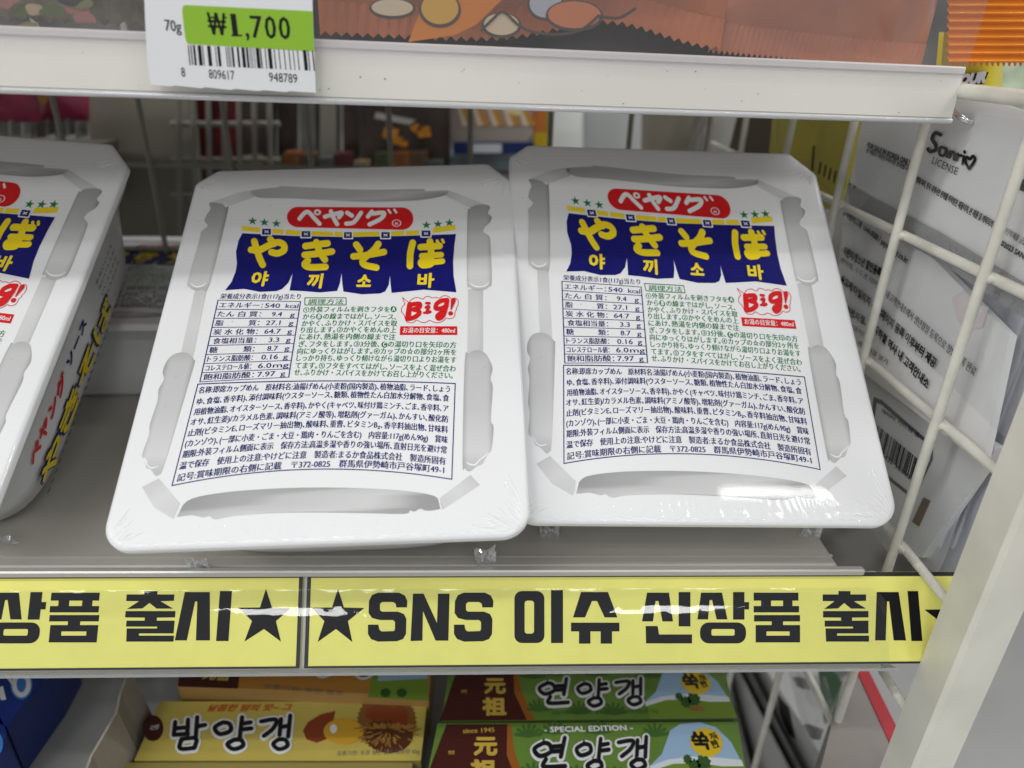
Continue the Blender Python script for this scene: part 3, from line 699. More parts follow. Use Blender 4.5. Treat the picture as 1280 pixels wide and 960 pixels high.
mb = MB(); mb.poly([(216, 512), (976, 512), (978, 628), (210, 628)], k6, ink_red, E1, NZ); nt_ = mb.build('hot_water_note', t0)
mb = MB(); text(mb, ink_white, 'お湯の目安量：480ml', k6(250, 596), k6(945, 598), .0031, NZ, E1+.00005, .012); mb.build('lettering', nt_)

# framed ingredients
mb = MB()
fr = ((132, 112), (1027, 110), (1015, 443), (42, 465))
def arcp(a, b, h, n=24): return [(a[0]+(b[0]-a[0])*t/n, a[1]+(b[1]-a[1])*t/n-h*(1-(2*t/n-1)**2)) for t in range(n+1)]
for p in (arcp(fr[0], fr[1], 10), arcp(fr[3], fr[2], 46), [fr[0], fr[3]], [fr[1], fr[2]]): ribbon(mb, ink_text, p, 3.4, k4, NZ, E1, 1)
ing = ['名称：即席カップめん　原材料名：油揚げめん(小麦粉(国内製造)、植物油脂、ラード、しょう', 'ゆ、食塩、香辛料)、添付調味料(ウスターソース、糖類、植物性たん白加水分解物、食塩、食', '用植物油脂、オイスターソース、香辛料)、かやく(キャベツ、味付け鶏ミンチ、ごま、香辛料、ア', 'オサ、紅生姜)/カラメル色素、調味料(アミノ酸等)、増粘剤(グァーガム)、かんすい、酸化防', '止剤(ビタミンE、ローズマリー抽出物)、酸味料、重曹、ビタミンB₂、香辛料抽出物、甘味料', '(カンゾウ)、(一部に小麦・ごま・大豆・鶏肉・りんごを含む)　内容量：117g(めん90g)　賞味', '期限：外装フィルム側面に表示　保存方法：高温多湿や香りの強い場所、直射日光を避け常', '温で保存　使用上の注意：やけどに注意　製造者：まるか食品株式会社　製造所固有', '記号：賞味期限の右側に記載　〒372-0825　群馬県伊勢崎市戸谷塚町49-1']
lx = [(133, 1008), (127, 1005), (117, 1003), (105, 1002), (95, 1001), (86, 1000), (77, 997), (66, 993), (58, 988)]
lyl = [143, 183, 219, 255, 293, 330, 368, 408, 450]; lyr = [139, 171, 207, 244, 281, 316, 352, 391, 422]
mid = [129, 159, 195, 228, 261, 298, 332, 368, 401]
for s, (a, b), y0, y1, ym in zip(ing, lx, lyl, lyr, mid):
    A, B = k4(a, y0), k4(b, y1); U = NZ.cross((B-A).normalized()); bow = (k4((a+b)/2, ym)-(A+B)/2).dot(U)
    text(mb, ink_text, s, A, B, .0035, NZ, E1, .022, arch=bow)
mb.build('ingredients_panel', t0)

# right-hand side wall: red and yellow lettering running up the slope
def SX(t, u):
    z = -.085-.235*t; d = .034+(.058-.034)*(-z-.075)/.125 if z > -.20 else .058+.022*(-z-.20)/.112
    return L3(V((1-d+.0012, u)), z)

sd = MB(); sn = (SX(0, .5)-SX(0, .4)).cross(SX(1, .5)-SX(0, .5)).normalized()
if sn.x < 0: sn = -sn
def sp(x, y): return SX(y, x)
for i, (s, a, b, t, em) in enumerate((('ペヤング', .23, .50, .30, .17),)): text(sd, ink_red, s, sp(a, .36), sp(b, .36), em*W*.30, sn, .0003, .05, shear=.2)
for i, c in enumerate('やきそば'):
    a = .21+.155*i
    text(sd, ink_navy, c, sp(a-.006, .87), sp(a+.146, .87), .085*W, sn, .0003, .085); text(sd, ink_yellow, c, sp(a, .86), sp(a+.14, .86), .083*W, sn, .0006, .035)
text(sd, ink_navy, 'ソース', sp(.53, .32), sp(.68, .32), .042*W, sn, .0003, .05)
for i in range(4): text(sd, ink_black, 'ああいいうえおかき'[i:i+6], sp(.80, .2+.13*i), sp(.95, .2+.13*i), .016*W, sn, .0003, .01)
sd.build('side_print', t0)
# bottom stripe print of slanting bars
sd = MB(); slate = mat('ink_slate', (.10, .11, .12), FR, coat=FC)
for i in range(30): u = .19+.030*i; sd.poly([(u, .95), (u+.014, .95), (u+.028, .995), (u+.014, .995)], sp, slate, .0004, sn)
sd.build('stripe_print', t0)
# crumpled film ends sticking out under the front corners
for sx, sy in ((.885, .02), (.125, .02)):
    rnd = random.Random(int(sx*100)); m = MB()
    def fl(a, b): return L3(V((sx+(a-.5)*.055+rnd.uniform(-.004, .004), sy+.03+rnd.uniform(-.008, .008)-.02*b)), -.24-.08*b+rnd.uniform(-.012, .012))
    m.grid(fl, 8, 7, tail_film, smooth=False); m.build('film_tail', t0)

def copy_tree(o, parent=None):
    c = o.copy(); COL.objects.link(c)
    if parent is not None: c.parent = parent
    for ch in [q for q in bpy.data.objects if q.parent == o]: copy_tree(ch, c)
    return c
def place(o, org, M, label):
    c = V(org)+M @ V((W/2, W*H/2, -HB*W))
    o.matrix_world = Matrix.Translation(CAM+c) @ M.to_4x4(); o['label'] = label
place(t0, CO, CM, 'white noodle tray leaning in the middle of the row, overlapping the tray at its right')
del t0['_local']
kids = None
o = copy_tree(t0); place(o, V((.075, 1.442, -1.091))*W, rotm(38.577, -.372, .65), 'white noodle tray leaning beside the wire side panel, at the right end of the row')
o = copy_tree(t0); [setattr(c, 'location', V((.030*W, 0, 0))) for c in o.children if c.name.split('.')[0] not in ('tub', 'film_top', 'film_tail', 'side_print', 'stripe_print')]
place(o, V((-2.185, 1.462, -1.052))*W, rotm(37.6, -5.2, 3.6), 'white noodle tray cut off at the left, its lettered side wall in view')
def flat(xc, yf, yaw, lab):
    global _fl; o = _fl = copy_tree(t0); M = rotm(0, yaw, 0); place(o, CAM*0+V((xc-W/2, yf, SHELF+HB*W+.0003)), M, lab)
flat(-.222, .372, 3, 'white noodle tray lying flat in the shadow behind the gap between the leaning trays')
rnd = random.Random(9); m = MB(); _j = [[(rnd.uniform(-.006, .006), rnd.uniform(-.005, .007), rnd.uniform(-.005, .005)) for _ in range(30)] for _ in range(12)]
def _fw(a, b):
    j = _j[round(b*9)][round(a*24)]; return L3(V((a, -.01)), -.02-.24*b)+V((j[0], -.004-.012*b+j[1], j[2]))
m.grid(_fw, 24, 9, tail_film, smooth=False); m.build('loose_film', _fl)
flat(-.058, .338, 0, 'white noodle tray lying flat under the raised back of the middle leaning tray')
flat(.100, .352, 0, 'white noodle tray lying flat under the raised back of the right leaning tray')
# ------------------------------------------------------------------ snack bags on the upper shelf
def foil(name, col, **k): return mat(name, col, k.pop('rough', .28), coat=.5, bump=.35, bscale=k.pop('bs', 45), var=k.pop('var', .12), vscale=k.pop('vs', 40))
def zig(x0, x1, z, n, a): return [(x0+(x1-x0)*i/(2*n), z+(a if i % 2 else 0)) for i in range(2*n+1)]
def bag(name, label, x0, x1, z0, z1, yf, th, m, group=None, bottom=None, seal=.012, sag=None, n=40):
    """pillow bag standing on the shelf: puffed body above a flat zigzag bottom seal"""
    t = thing(name, label, 'snack bag', R_((x0+x1)/2, yf+th/2, z0), group)
    def bow(x): return (sag(x) if sag else 0)
    mbx = MB()
    def sf(s):
        def f(a, b):
            x = x0+(x1-x0)*a; h = z0+seal*.9+(z1-z0-seal*.9)*b
            e = (1-abs(2*a-1)**4)*(1-(1-min(1, b*3.2))**2)
            return R_(x, yf+th/2-s*(th/2)*e*(1+.06*sin(a*31+b*9)+.05*sin(b*37+a*7)), h+bow(x)*(1-b))
        return f
    mbx.grid(sf(1), 36, 18, m); mbx.grid(sf(-1), 36, 18, m, flip=True); mbx.build('pouch', t)
    mbx = MB(); pts = []
    k = n*2
    lo = [R_(x0+(x1-x0)*i/k, yf+th/2-.0002, z0+(.0017 if i % 2 else 0)+bow(x0+(x1-x0)*i/k)) for i in range(k+1)]
    hi = [R_(x0+(x1-x0)*i/k, yf+th/2-.0004-.0005*(i % 2), z0+seal+bow(x0+(x1-x0)*i/k)) for i in range(k+1)]
    vs = lo+hi; d = V((0, .0005, 0)); q = len(vs)
    fs = [(i, i+1, k+2+i, k+1+i) for i in range(k)]
    mbx.add(vs, fs, bottom or m); mbx.add([p+d for p in vs], [f[::-1] for f in fs], bottom or m); mbx.build('bottom_seal', t)
    return t
BG = 'snack bags on the upper shelf'
o1 = foil('orange_brown_foil', (.46, .155, .06), var=.22, vs=22)
ub = bag('snack_bag', 'orange brown snack bag with peanut drawings behind the clear guard of the upper shelf', -.062, .100, .0003, .16, .306, .05, o1, BG, sag=lambda x: .0085*math.exp(-((x-.052)/.030)**2))
# peanut drawings on that bag
m = MB(); cu = crop(390, 0, 410/1280, lambda p: onY(p, .3036))
nutw = mat('print_peanut_cream', (.62, .50, .33), .4); nuty = mat('print_peanut_yellow', (.62, .36, .05), .4); nutl = mat('print_peanut_line', (.07, .05, .035), .45); nutg = mat('print_grey_blue', (.42, .42, .45), .4)
flame = mat('print_bright_orange', (.62, .20, .02), .4)
m.poly([(390, 128), (430, 20), (450, -60), (760, -60), (640, 60), (560, 100)], cu, flame, 0, NT)
for i, (cx, cy, rx, ry_, mm) in enumerate(((330, 5, 85, 40, nutw), (505, 5, 78, 68, nuty), (735, 60, 75, 50, nutw), (900, -20, 70, 62, nutg), (1010, 20, 110, 60, o1))):
    m.poly(ell(cx, cy, rx, ry_), cu, nutl, .0001+.0001*i, NT); m.poly(ell(cx, cy-4, rx-9, ry_-9), cu, mm, .00015+.0001*i, NT)
ribbon(m, nutl, [(660, 80), (700, 40), (740, 10), (800, 60), (860, 85), (960, 90), (1040, 70), (1100, 20)], 10, cu, NT, .0008); ribbon(m, nutl, [(1100, 20), (1180, 25), (1240, -10)], 12, cu, NT, .0008)
m.build('peanut_print', ub)
bag('snack_bag', 'salmon orange snack bag with a plain zigzag seal behind the right of the clear guard', .096, .193, .0003, .16, .309, .05, foil('salmon_foil', (.56, .22, .12), var=.12), BG, sag=lambda x: -.0045*(x-.09)/.09)
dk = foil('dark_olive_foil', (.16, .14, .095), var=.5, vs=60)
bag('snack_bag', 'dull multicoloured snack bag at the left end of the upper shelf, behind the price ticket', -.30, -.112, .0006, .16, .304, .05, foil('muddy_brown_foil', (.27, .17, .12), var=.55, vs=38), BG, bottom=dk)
lb = [q for q in bpy.data.objects if q.name.startswith('snack_bag') and q.type == 'EMPTY'][-1]; m = MB(); rnd = random.Random(12)
for i in range(26):
    x, y = rnd.uniform(-10, 180), rnd.uniform(-30, 34); c_ = ('muddy_green', (.10, .13, .05)), ('muddy_dark', (.05, .045, .04)), ('muddy_rose', (.34, .16, .13)), ('muddy_tan', (.42, .33, .2)), ('muddy_olive', (.2, .19, .08)); k_ = i % 5
    m.poly(closed([(x+q[0]*rnd.uniform(.6, 1.3), y+q[1]*rnd.uniform(.6, 1.3)) for q in ell(0, 0, 14, 7, 9)], 2), lambda a, b: onY((a, b), .3030), mat(*c_[k_], .4), .00004*i, NT)
m.build('print', lb)
m = MB(); m.box((-.100, .345, CAM.z-.0058), (.16, .42, CAM.z+.12), mat('dark_shelf_interior', (.055, .045, .038), .5, var=.3)); tag(m.build('carton'), 'dark brown block added for the shaded shelf interior behind the orange snack bags', 'carton')  # dark block added to give the shade inside the shelf
for q in list(bpy.data.objects):
    if q.parent is None and q.name.split('.')[0] in ('snack_bag', 'carton'): q.matrix_world = UM @ Matrix.Translation((0, 0, .0002)) @ Matrix.Translation(q.location)  # 'carton' here is the dark block added for the shaded shelf interior
# right of the shelf: orange ridged bag and yellow pouch hung outside the panel
og = foil('bright_orange_foil', (.83, .24, .010), var=.08)
t = thing('snack_bag', 'bright orange snack bag with a ridged end seal at the top right corner', 'snack bag', R_(.225, .325, .0005), BG)
m = MB(); co = crop(1200, 0, .0625, lambda p: onY(p, .330))
def seal(a, b):
    q = onY((1185+105*a, -70+(150)*b + (3 if round(a*60) % 4 < 2 else -3)*(b > .99)), .330); return q+V((0, .0009*sin(b*95), 0))
m.grid(seal, 60, 90, og, flip=True); m.build('end_seal', t)
m = MB(); m.grid(lambda a, b: onY((1185+105*a, -260+190*b), .330)+V((0, -.02*sin(pi*b)*(1-abs(2*a-1)**3), 0)), 16, 12, og, flip=True); m.build('pouch', t)
yf_ = foil('yellow_foil', (.80, .66, .01), var=.06)
t = thing('yellow_pouch', 'yellow pouch with white lettering on a black band under the orange bag', 'pouch', onY((1225, 108), .36))
cy_ = lambda x, y: onY((x, y), .36)
m = MB(); m.grid(lambda a, b: cy_(1180+78*a-(6*b), 40+70*b)+V((0, -.008*sin(pi*a), 0)), 12, 8, yf_, flip=True); m.grid(lambda a, b: cy_(1180+78*a-(6*b), 40+70*b)+V((0, .004+.008*sin(pi*a), 0)), 12, 8, yf_); m.build('pouch', t)
m = MB(); cz = lambda x, y: onY((x, y), .3505)
m.poly([(1196, 108), (1200, 93), (1236, 90), (1230, 105)], cz, ink_black, .0, NT); text(m, ink_white, 'OUR', cz(1199, 107), cz(1230, 103), .0062, NT, .0003, .07, shear=.2); m.build('lettering', t)

# ------------------------------------------------------------------ packs hanging on the outside of the wire panel
NX = V((-1, 0, 0)); XP = .198
card_w = mat('white_card', (.84, .84, .84), .45, coat=.1)
zipg = mat('zip_strip_grey', (.36, .36, .37), .35, bump=.8, bscale=900)
def pl(x): return lambda a, b: onX((a, b), x)
hp = thing('hanging_pack', 'clear bag with white card, black script logo over the word LICENSE', 'bagged card', R_(XP, .31, -.21), 'bagged cards hanging outside the wire panel')
def slab(outline, x, th, mm): return MB().prism([onX(p, x) for p in outline], V((th, 0, 0)), mm)
slab([(1078, 148), (1190, 112), (1420, 178), (1420, 436), (1262, 344), (1062, 228)], XP+.0004, .0006, card_w).build('header_card', hp)
slab([(1056, 262), (1150, 306), (1262, 420), (1228, 580), (1085, 470), (1036, 436)], XP+.0012, .0030, card_w).build('insert_card', hp)
m = MB(); fx = pl(XP-.0006)
m.poly([(1059, 230), (1175, 290), (1400, 425), (1400, 475), (1280, 398), (1170, 325), (1062, 262)], fx, zipg, 0, NX)
m.build('zip_strip', hp)
m = MB(); m.grid(lambda a, b: onX((1072+350*a-(10+90*a)*b, 140-25*a+70*a*a+(250+180*a)*b), XP-.0012)+V((-.0012*sin(a*9+b*5)*sin(b*11), 0, 0)), 30, 24, film); m.build('bag_film', hp)
m = MB(); tl_ = lambda s, a, b, em, bold=.02, sh=0: text(m, ink_black, s, onX(a, XP), onX(b, XP), em, NX, .0002, bold, shear=sh)
tl_('FOR SALE IN KOREA ONLY', (1084, 184), (1138, 208), .0034, .045); tl_('본 제품은 대한민국에서만 판매됩니다', (1083, 190), (1138, 215), .0025, .03)
cs = crop(1060, 120, .3125, lambda p: onX(p, XP))
for i, s in enumerate(([(372, 155), (350, 148), (338, 172), (352, 195), (352, 215), (330, 222), (322, 212)], [(395, 212), (372, 205), (368, 232), (385, 238), (396, 214), (398, 242)], [(412, 222), (408, 248), (416, 226), (428, 228), (426, 254)], [(440, 232), (436, 260), (442, 240), (456, 238)], [(466, 242), (460, 270)], [(468, 222), (469, 226)],
                       [(486, 290), (472, 262), (478, 244), (490, 252), (502, 240), (510, 255), (488, 290)])):
    ribbon(m, ink_black, s, 15 if i == 0 else 11.5, cs, NX, .0002+.00001*i)
tl_('LICENSE', (1165, 204), (1196, 219), .0042, .0)
tl_('한정에 따라, 한국 내에서만 판매를 허락받은 제품이며, 본 제품 및 캐릭터의', (1143, 226), (1240, 284), .0031, .035)
tl_('무단복제를 금합니다', (1254, 290), (1290, 312), .0027, .015); tl_('©2023 SANRIO', (1250, 306), (1290, 330), .0027, .03); m.poly([(1273, 222), (1285, 227), (1284, 242), (1272, 237)], fx, ink_black, -.0004, NX)
tl_('고객센터/고충 1644-0088 / pay.railway.co.kr', (1054, 268), (1134, 330), .0040, .04)
for s, a, b, em, bd_ in (('· 어린이/청소년 할인등록', (1052, 316), (1100, 346), .0046, .035), ('(편의점, 수도권 지하철', (1050, 326), (1102, 362), .0028, .01), ('· 등교제/마일리지 서비스', (1048, 350), (1106, 398), .0044, .035), ('· 제출편의점,', (1048, 384), (1082, 406), .0040, .035), ('(소유권, 신용카드 등록', (1050, 400), (1090, 428), .0028, .01), ('개별 환불 불가', (1072, 430), (1110, 456), .0028, .01),
                         ('역 내 고객안내소에서 생년월일 등록으로 할인 등록 완료', (1102, 366), (1218, 470), .0040, .012), ('홈페이지 등록 이후부터 제공', (1096, 392), (1168, 460), .0046, .035), ('지하철 역사 내 고객안내소', (1092, 414), (1159, 486), .0046, .035)):
    tl_(s, a, b, em*1.1, max(bd_, .02)*1.2)
m.build('lettering', hp)
m = MB(); hk = [onX((1186, 138), XP-.004)+V((.03, 0, 0)), onX((1192, 143), XP-.002), onX((1204, 150), XP-.003), onX((1213, 153), XP-.001)]
m.tube([onX((1188, 134), XP-.003), onX((1196, 143), XP-.004), onX((1206, 150), XP-.004), onX((1213, 153), XP-.001)], .0011, mat('chrome_hook', (.75, .75, .76), .12, metal=1)); m.build('hook', hp)
# pink blot of the pattern showing through the card
m = MB(); pk = mat('pale_pink_print', (.78, .70, .71), .5); m.poly([(1190, 372), (1205, 362), (1218, 380), (1236, 384), (1228, 410), (1205, 412), (1196, 398)], pl(XP+.0008), pk, 0, NX); m.build('pink_print', hp)

bp = thing('barcode_pack', 'bagged white card with a framed barcode, low behind the leaning tray', 'bagged card', R_(XP+.006, .29, -.22), 'bagged cards hanging outside the wire panel')
slab([(1036, 430), (1246, 560), (1152, 697), (1110, 690), (1040, 600)], XP+.0050, .0040, mat('grey_white_card', (.66, .67, .67), .45)).build('card', bp)
m = MB(); fb = pl(XP+.0048)
m.poly([[(1092, 496), (1102, 500), (1166, 556), (1166, 574), (1142, 625), (1086, 580), (1084, 560)], [(1096, 503), (1103, 507), (1163, 559), (1163, 574), (1141, 619), (1088, 577), (1087, 560)]], fb, ink_grey, 0, NX)
A, B = onX((1097, 535), XP+.0048), onX((1148, 578), XP+.0048); R = (B-A).normalized(); U = NX.cross(R).normalized()
barcode(m, ink_black, A-U*.010, R, U, (B-A).length, .0115, NX, .0002, 5, 30)
text(m, ink_black, '8 806422 305021', onX((1090, 560), XP+.0048), onX((1140, 602), XP+.0048), .0030, NX, .0002, .01); text(m, ink_black, '캐릭터 카드형 홀더', onX((1102, 515), XP+.0048), onX((1156, 552), XP+.0048), .0026, NX, .0002, .02)
m.build('lettering', bp)
m = MB(); m.prism([onX(p, XP+.0044) for p in ((1154, 622), (1162, 626), (1148, 658), (1140, 652))], V((.0012, 0, 0)), mat('brown_tape', (.20, .15, .11), .35)); m.build('tape', bp)
# the packs hung behind it, seen by their front edges
stk = clear('stacked_clear_film', (.82, .84, .90), gloss=.06, rough=.12, haze=.5)
insm = mat('pack_insert_lavender', (.62, .63, .74), .4); insg = mat('pack_insert_grey', (.66, .67, .69), .4); insd = mat('pack_insert_dark', (.30, .30, .36), .4)
for i in range(9):
    x = XP+.009+.0052*i; yk = .2445-.0012*i
    t = thing('hanging_pack', 'clear bagged card in the row behind the script logo pack, seen edge on', 'bagged card', R_(x, yk+.04, -.215), 'bagged cards in the row seen edge on')
    m = MB(); m.box((x, yk+.006, CAM.z-.203), (x+.0014, yk+.095, CAM.z-.045), (insm, insg, card_w, insg, insd, insm, card_w, insm, insg)[i]); m.build('insert_card', t)
    rnd = random.Random(i); ph = rnd.random()*6
    m = MB(); m.grid(lambda a, b: R_(x-.0012+.0016*sin(a*7+ph)*b+.0010*sin(b*23+ph), yk-.003+.10*a+.0015*sin(b*9+ph), -.040-.176*b-.004*sin(a*13+ph)*b), 24, 20, stk)
    m.build('bag_film', t)
# yellow card further back on the panel
yc = thing('yellow_card_pack', 'mustard yellow card pack with a ruler scale behind the far wires', 'card pack', onX((1000, 250), .203))
m = slab([(968, 120), (1078, 128), (1066, 180), (1042, 262), (1010, 258), (960, 205)], .203, .004, mat('mustard_card', (.42, .36, .025), .4, coat=.3, var=.06)); m.build('card', yc)
m = MB()
for i in range(9):
    x = 1016+6.2*i; y = 214+3.6*i; h = 32 if i == 0 else 15
    if i == 0: m.poly([(x, y-h), (x+2.4, y-h), (x, y), (x-2.4, y)], pl(.2028), ink_black, 0, NX)
    else: m.poly([(x+3, y-h), (x+5, y-h), (x+2, y), (x, y)], pl(.2028), ink_black, 0, NX)
m.build('scale_print', yc)
m = slab([(928, 118), (975, 120), (963, 210), (905, 210)], .204, .02, mat('dark_brown_box', (.075, .05, .035), .5)); tag(m.build('brown_box'), 'dark brown box beside the mustard card behind the far wires', 'box')

# ------------------------------------------------------------------ boxes on the bottom shelf
def face(p, z): return onZ(p, z)
def carton(name, label, group, pts, z, th, top_m, side_m):
    t = thing(name, label, 'sweet box', V((sum(p.x for p in pts)/4, sum(p.y for p in pts)/4, CAM.z+z-th)), group)
    MB().prism([p for p in pts], V((0, 0, -th)), side_m).build('carton', t)
    m = MB(); m.poly([(p.x, p.y) for p in pts], lambda x, y: V((x, y, CAM.z+z)), top_m, .0002, PZ); m.build('top_print', t)
    return t
JG = 'red bean jelly boxes on the bottom shelf'
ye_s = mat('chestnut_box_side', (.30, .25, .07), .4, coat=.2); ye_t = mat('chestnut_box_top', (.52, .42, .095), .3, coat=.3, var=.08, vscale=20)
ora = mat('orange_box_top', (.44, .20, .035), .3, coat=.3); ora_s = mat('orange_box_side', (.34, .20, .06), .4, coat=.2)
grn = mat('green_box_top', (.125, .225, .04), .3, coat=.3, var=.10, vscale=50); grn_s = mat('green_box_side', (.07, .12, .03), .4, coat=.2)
brn = mat('maroon_print', (.060, .012, .010), .35, coat=.3); gold = mat('gold_print', (.55, .38, .06), .35, coat=.2)
halo = mat('white_halo_print', (.72, .73, .75), .35, coat=.3); blk = mat('gloss_black_print', (.008, .008, .010), .3, coat=.4)
ZY = -.325
# brush strokes of the Korean product words (unit: a syllable is about 100 wide)
BAM = [[(8, 18), (4, 62)], [(44, 10), (42, 60)], [(6, 40), (44, 36)], [(5, 62), (44, 58)], [(70, 2), (66, 66)], [(68, 34), (92, 28)], [(26, 76), (22, 108), (62, 106)], [(26, 76), (66, 74), (62, 106)]]
YANG = [[(24, 14), (2, 32), (14, 56), (42, 44), (40, 20), (24, 14)], [(72, -4), (66, 70)], [(70, 20), (94, 14)], [(70, 40), (96, 36)], [(52, 76), (34, 92), (50, 110), (74, 98), (70, 78), (52, 76)]]
GAENG = [[(2, 14), (44, 8), (36, 38), (10, 64)], [(58, 6), (54, 60)], [(56, 34), (76, 30)], [(84, -6), (78, 66)], [(52, 76), (36, 92), (52, 110), (76, 98), (70, 78), (52, 76)]]
YEON = [[(26, 12), (2, 34), (18, 60), (46, 44), (40, 18), (26, 12)], [(50, 26), (72, 24)], [(52, 44), (70, 42)], [(80, -6), (72, 62)], [(34, 72), (30, 98), (84, 96)]]
def word(mbx, fn, n, specs, lift):
    for li, (mm, extra) in enumerate(((halo, 11), (blk, 0))):
        c = 0
        for st_, ox, oy, kx, ky in specs:
            for s in st_:
                q = [(ox+x*kx, oy+y*ky) for x, y in s]
                ribbon(mbx, mm, q, 13*(kx+ky)/2+extra*(kx+ky)/2*1.3, fn, n, lift+li*.0004+c*.000006); c += 1
def yellow_box(px, label, shiftpts=None):
    z = ZY; P4 = [face(p, z) for p in px]
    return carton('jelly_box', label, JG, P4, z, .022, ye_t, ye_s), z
yb, z = yellow_box([(168, 951), (526, 951), (534, 878), (200, 877)], 'yellow chestnut jelly box with black brush lettering and a chestnut picture')
cj = crop(160, 830, .3125, lambda p: face(p, ZY))
def chestnut(mbx, fn, dx=0, dy=0, lift=.0004):
    T = lambda l: [(x+dx, y+dy) for x, y in l]
    bur = mat('bur_brown', (.20, .085, .02), .45); nut = mat('nut_red_brown', (.22, .045, .015), .3, coat=.4); pee = mat('peeled_gold', (.58, .33, .03), .3, coat=.3); shd = mat('dark_bur', (.09, .03, .012), .4); sp_ = mat('bur_spine', (.34, .17, .04), .45)
    mbx.poly(T(star(1035, 235, 122, .93, 40)), fn, bur, lift, PZ); mbx.poly(T(ell(1045, 285, 96, 74)), fn, shd, lift+.00005, PZ)
    mbx.poly(T(ell(1010, 200, 62, 34)), fn, nut, lift+.0001, PZ); mbx.poly(T(ell(1085, 215, 34, 48)), fn, nut, lift+.00012, PZ)
    mbx.poly(T([(700, 270), (720, 235), (770, 205), (830, 190), (815, 250), (800, 300), (755, 318), (715, 305)]), fn, nut, lift+.00014, PZ)
    mbx.poly(T(ell(862, 273, 80, 52)), fn, pee, lift+.00018, PZ); mbx.poly(T(ell(822, 262, 14, 18)), fn, halo, lift+.00024, PZ)
    rnd = random.Random(3)
    for i in range(120):
        a = rnd.uniform(0, 2*pi); r = rnd.uniform(20, 112); x, y = 1042+r*cos(a), 262+r*.85*sin(a)*(1 if sin(a) > 0 else .1)
        ribbon(mbx, sp_, T([(x, y), (x+22*cos(a), y+14*sin(a))]), 5, fn, PZ, lift+.0002+.000004*i, 1)
m = MB(); chestnut(m, cj)
word(m, cj, PZ, [(BAM, 178, 215, 1.42, 1.18), (YANG, 345, 222, 1.55, 1.12), (GAENG, 530, 218, 1.42, 1.16)], .0004)
rdp = mat('red_orange_print', (.45, .09, .015), .4)
m.poly(ell(100, 258, 42, 52), cj, brn, .0003, PZ); text(m, halo, '국산밤', cj(85, 268), cj(122, 262), .0035, PZ, .0005, .02)
text(m, rdp, '달콤한 밤의 맛~ 그', cj(318, 190), cj(650, 186), .0046, PZ, .0005, .03, shear=.2)
text(m, ink_grey, '유통기한: 포장 뒷면 참조 내용량 50g', cj(835, 368), cj(1165, 360), .0030, PZ, .0005, 0)
m.build('front_print', yb)
P4 = [face(p, ZY) for p in ((526, 951.8), (168, 951.8), (152, 988), (518, 988))]; P4[2] = P4[1]+V((0, -.036, 0)); P4[3] = P4[0]+V((0, -.036, 0))
y2 = carton('jelly_box', 'yellow chestnut jelly box at the very bottom edge, only its red top line showing', JG, [p+V((-.004, -.0006, 0)) for p in P4[::-1]], ZY-.0012, .021, ye_t, ye_s)
m = MB(); D = V((-.004, -.0362, -.0012)); cj2 = lambda x, y: cj(x, y)+D
chestnut(m, cj2); word(m, cj2, PZ, [(BAM, 178, 215, 1.42, 1.18), (YANG, 345, 222, 1.55, 1.12), (GAENG, 530, 218, 1.42, 1.16)], .0004); text(m, rdp, '달콤한 밤의 맛~ 그', cj2(318, 190), cj2(650, 186), .0046, PZ, .0005, .03, shear=.2); m.build('front_print', y2)
# orange box behind
ZO = ZY+.0085
P4 = [face(p, ZO) for p in ((222, 857), (536, 870))]; P4 += [P4[1]+V((.0, .036, 0)), P4[0]+V((0, .036, 0))]
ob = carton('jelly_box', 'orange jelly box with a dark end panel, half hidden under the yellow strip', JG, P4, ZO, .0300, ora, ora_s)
fo = lambda x, y: face((160+.3125*x, 830+.3125*y), ZO)
m = MB(); m.poly([(200, 92), (215, -60), (460, -60), (440, 100)], fo, brn, .0003, PZ); text(m, gold, '元祖', fo(300, 60), fo(400, 66), .0075, PZ, .0005, .05)
m.poly([(960, 135), (990, -40), (1200, -40), (1200, 148)], fo, mat('meadow_print', (.16, .26, .03), .4), .0003, PZ); m.poly([(1005, -40), (1200, -40), (1200, 60), (1000, 70)], fo, mat('sky_print', (.30, .45, .62), .4), .0004, PZ)
for x in (1030, 1095): m.poly(ell(x, 118, 20, 18), fo, mat('bush_print', (.03, .09, .015), .5), .0005, PZ)
word(m, fo, PZ, [(YEON, 545, -70, 1.3, 1.0), (YANG, 710, -66, 1.3, 1.0), (GAENG, 870, -60, 1.3, 1.0)], .0004)
text(m, ink_grey, '유통기한: 뒷면 참조', fo(540, 96), fo(860, 128), .0030, PZ, .0005, 0); m.build('front_print', ob)
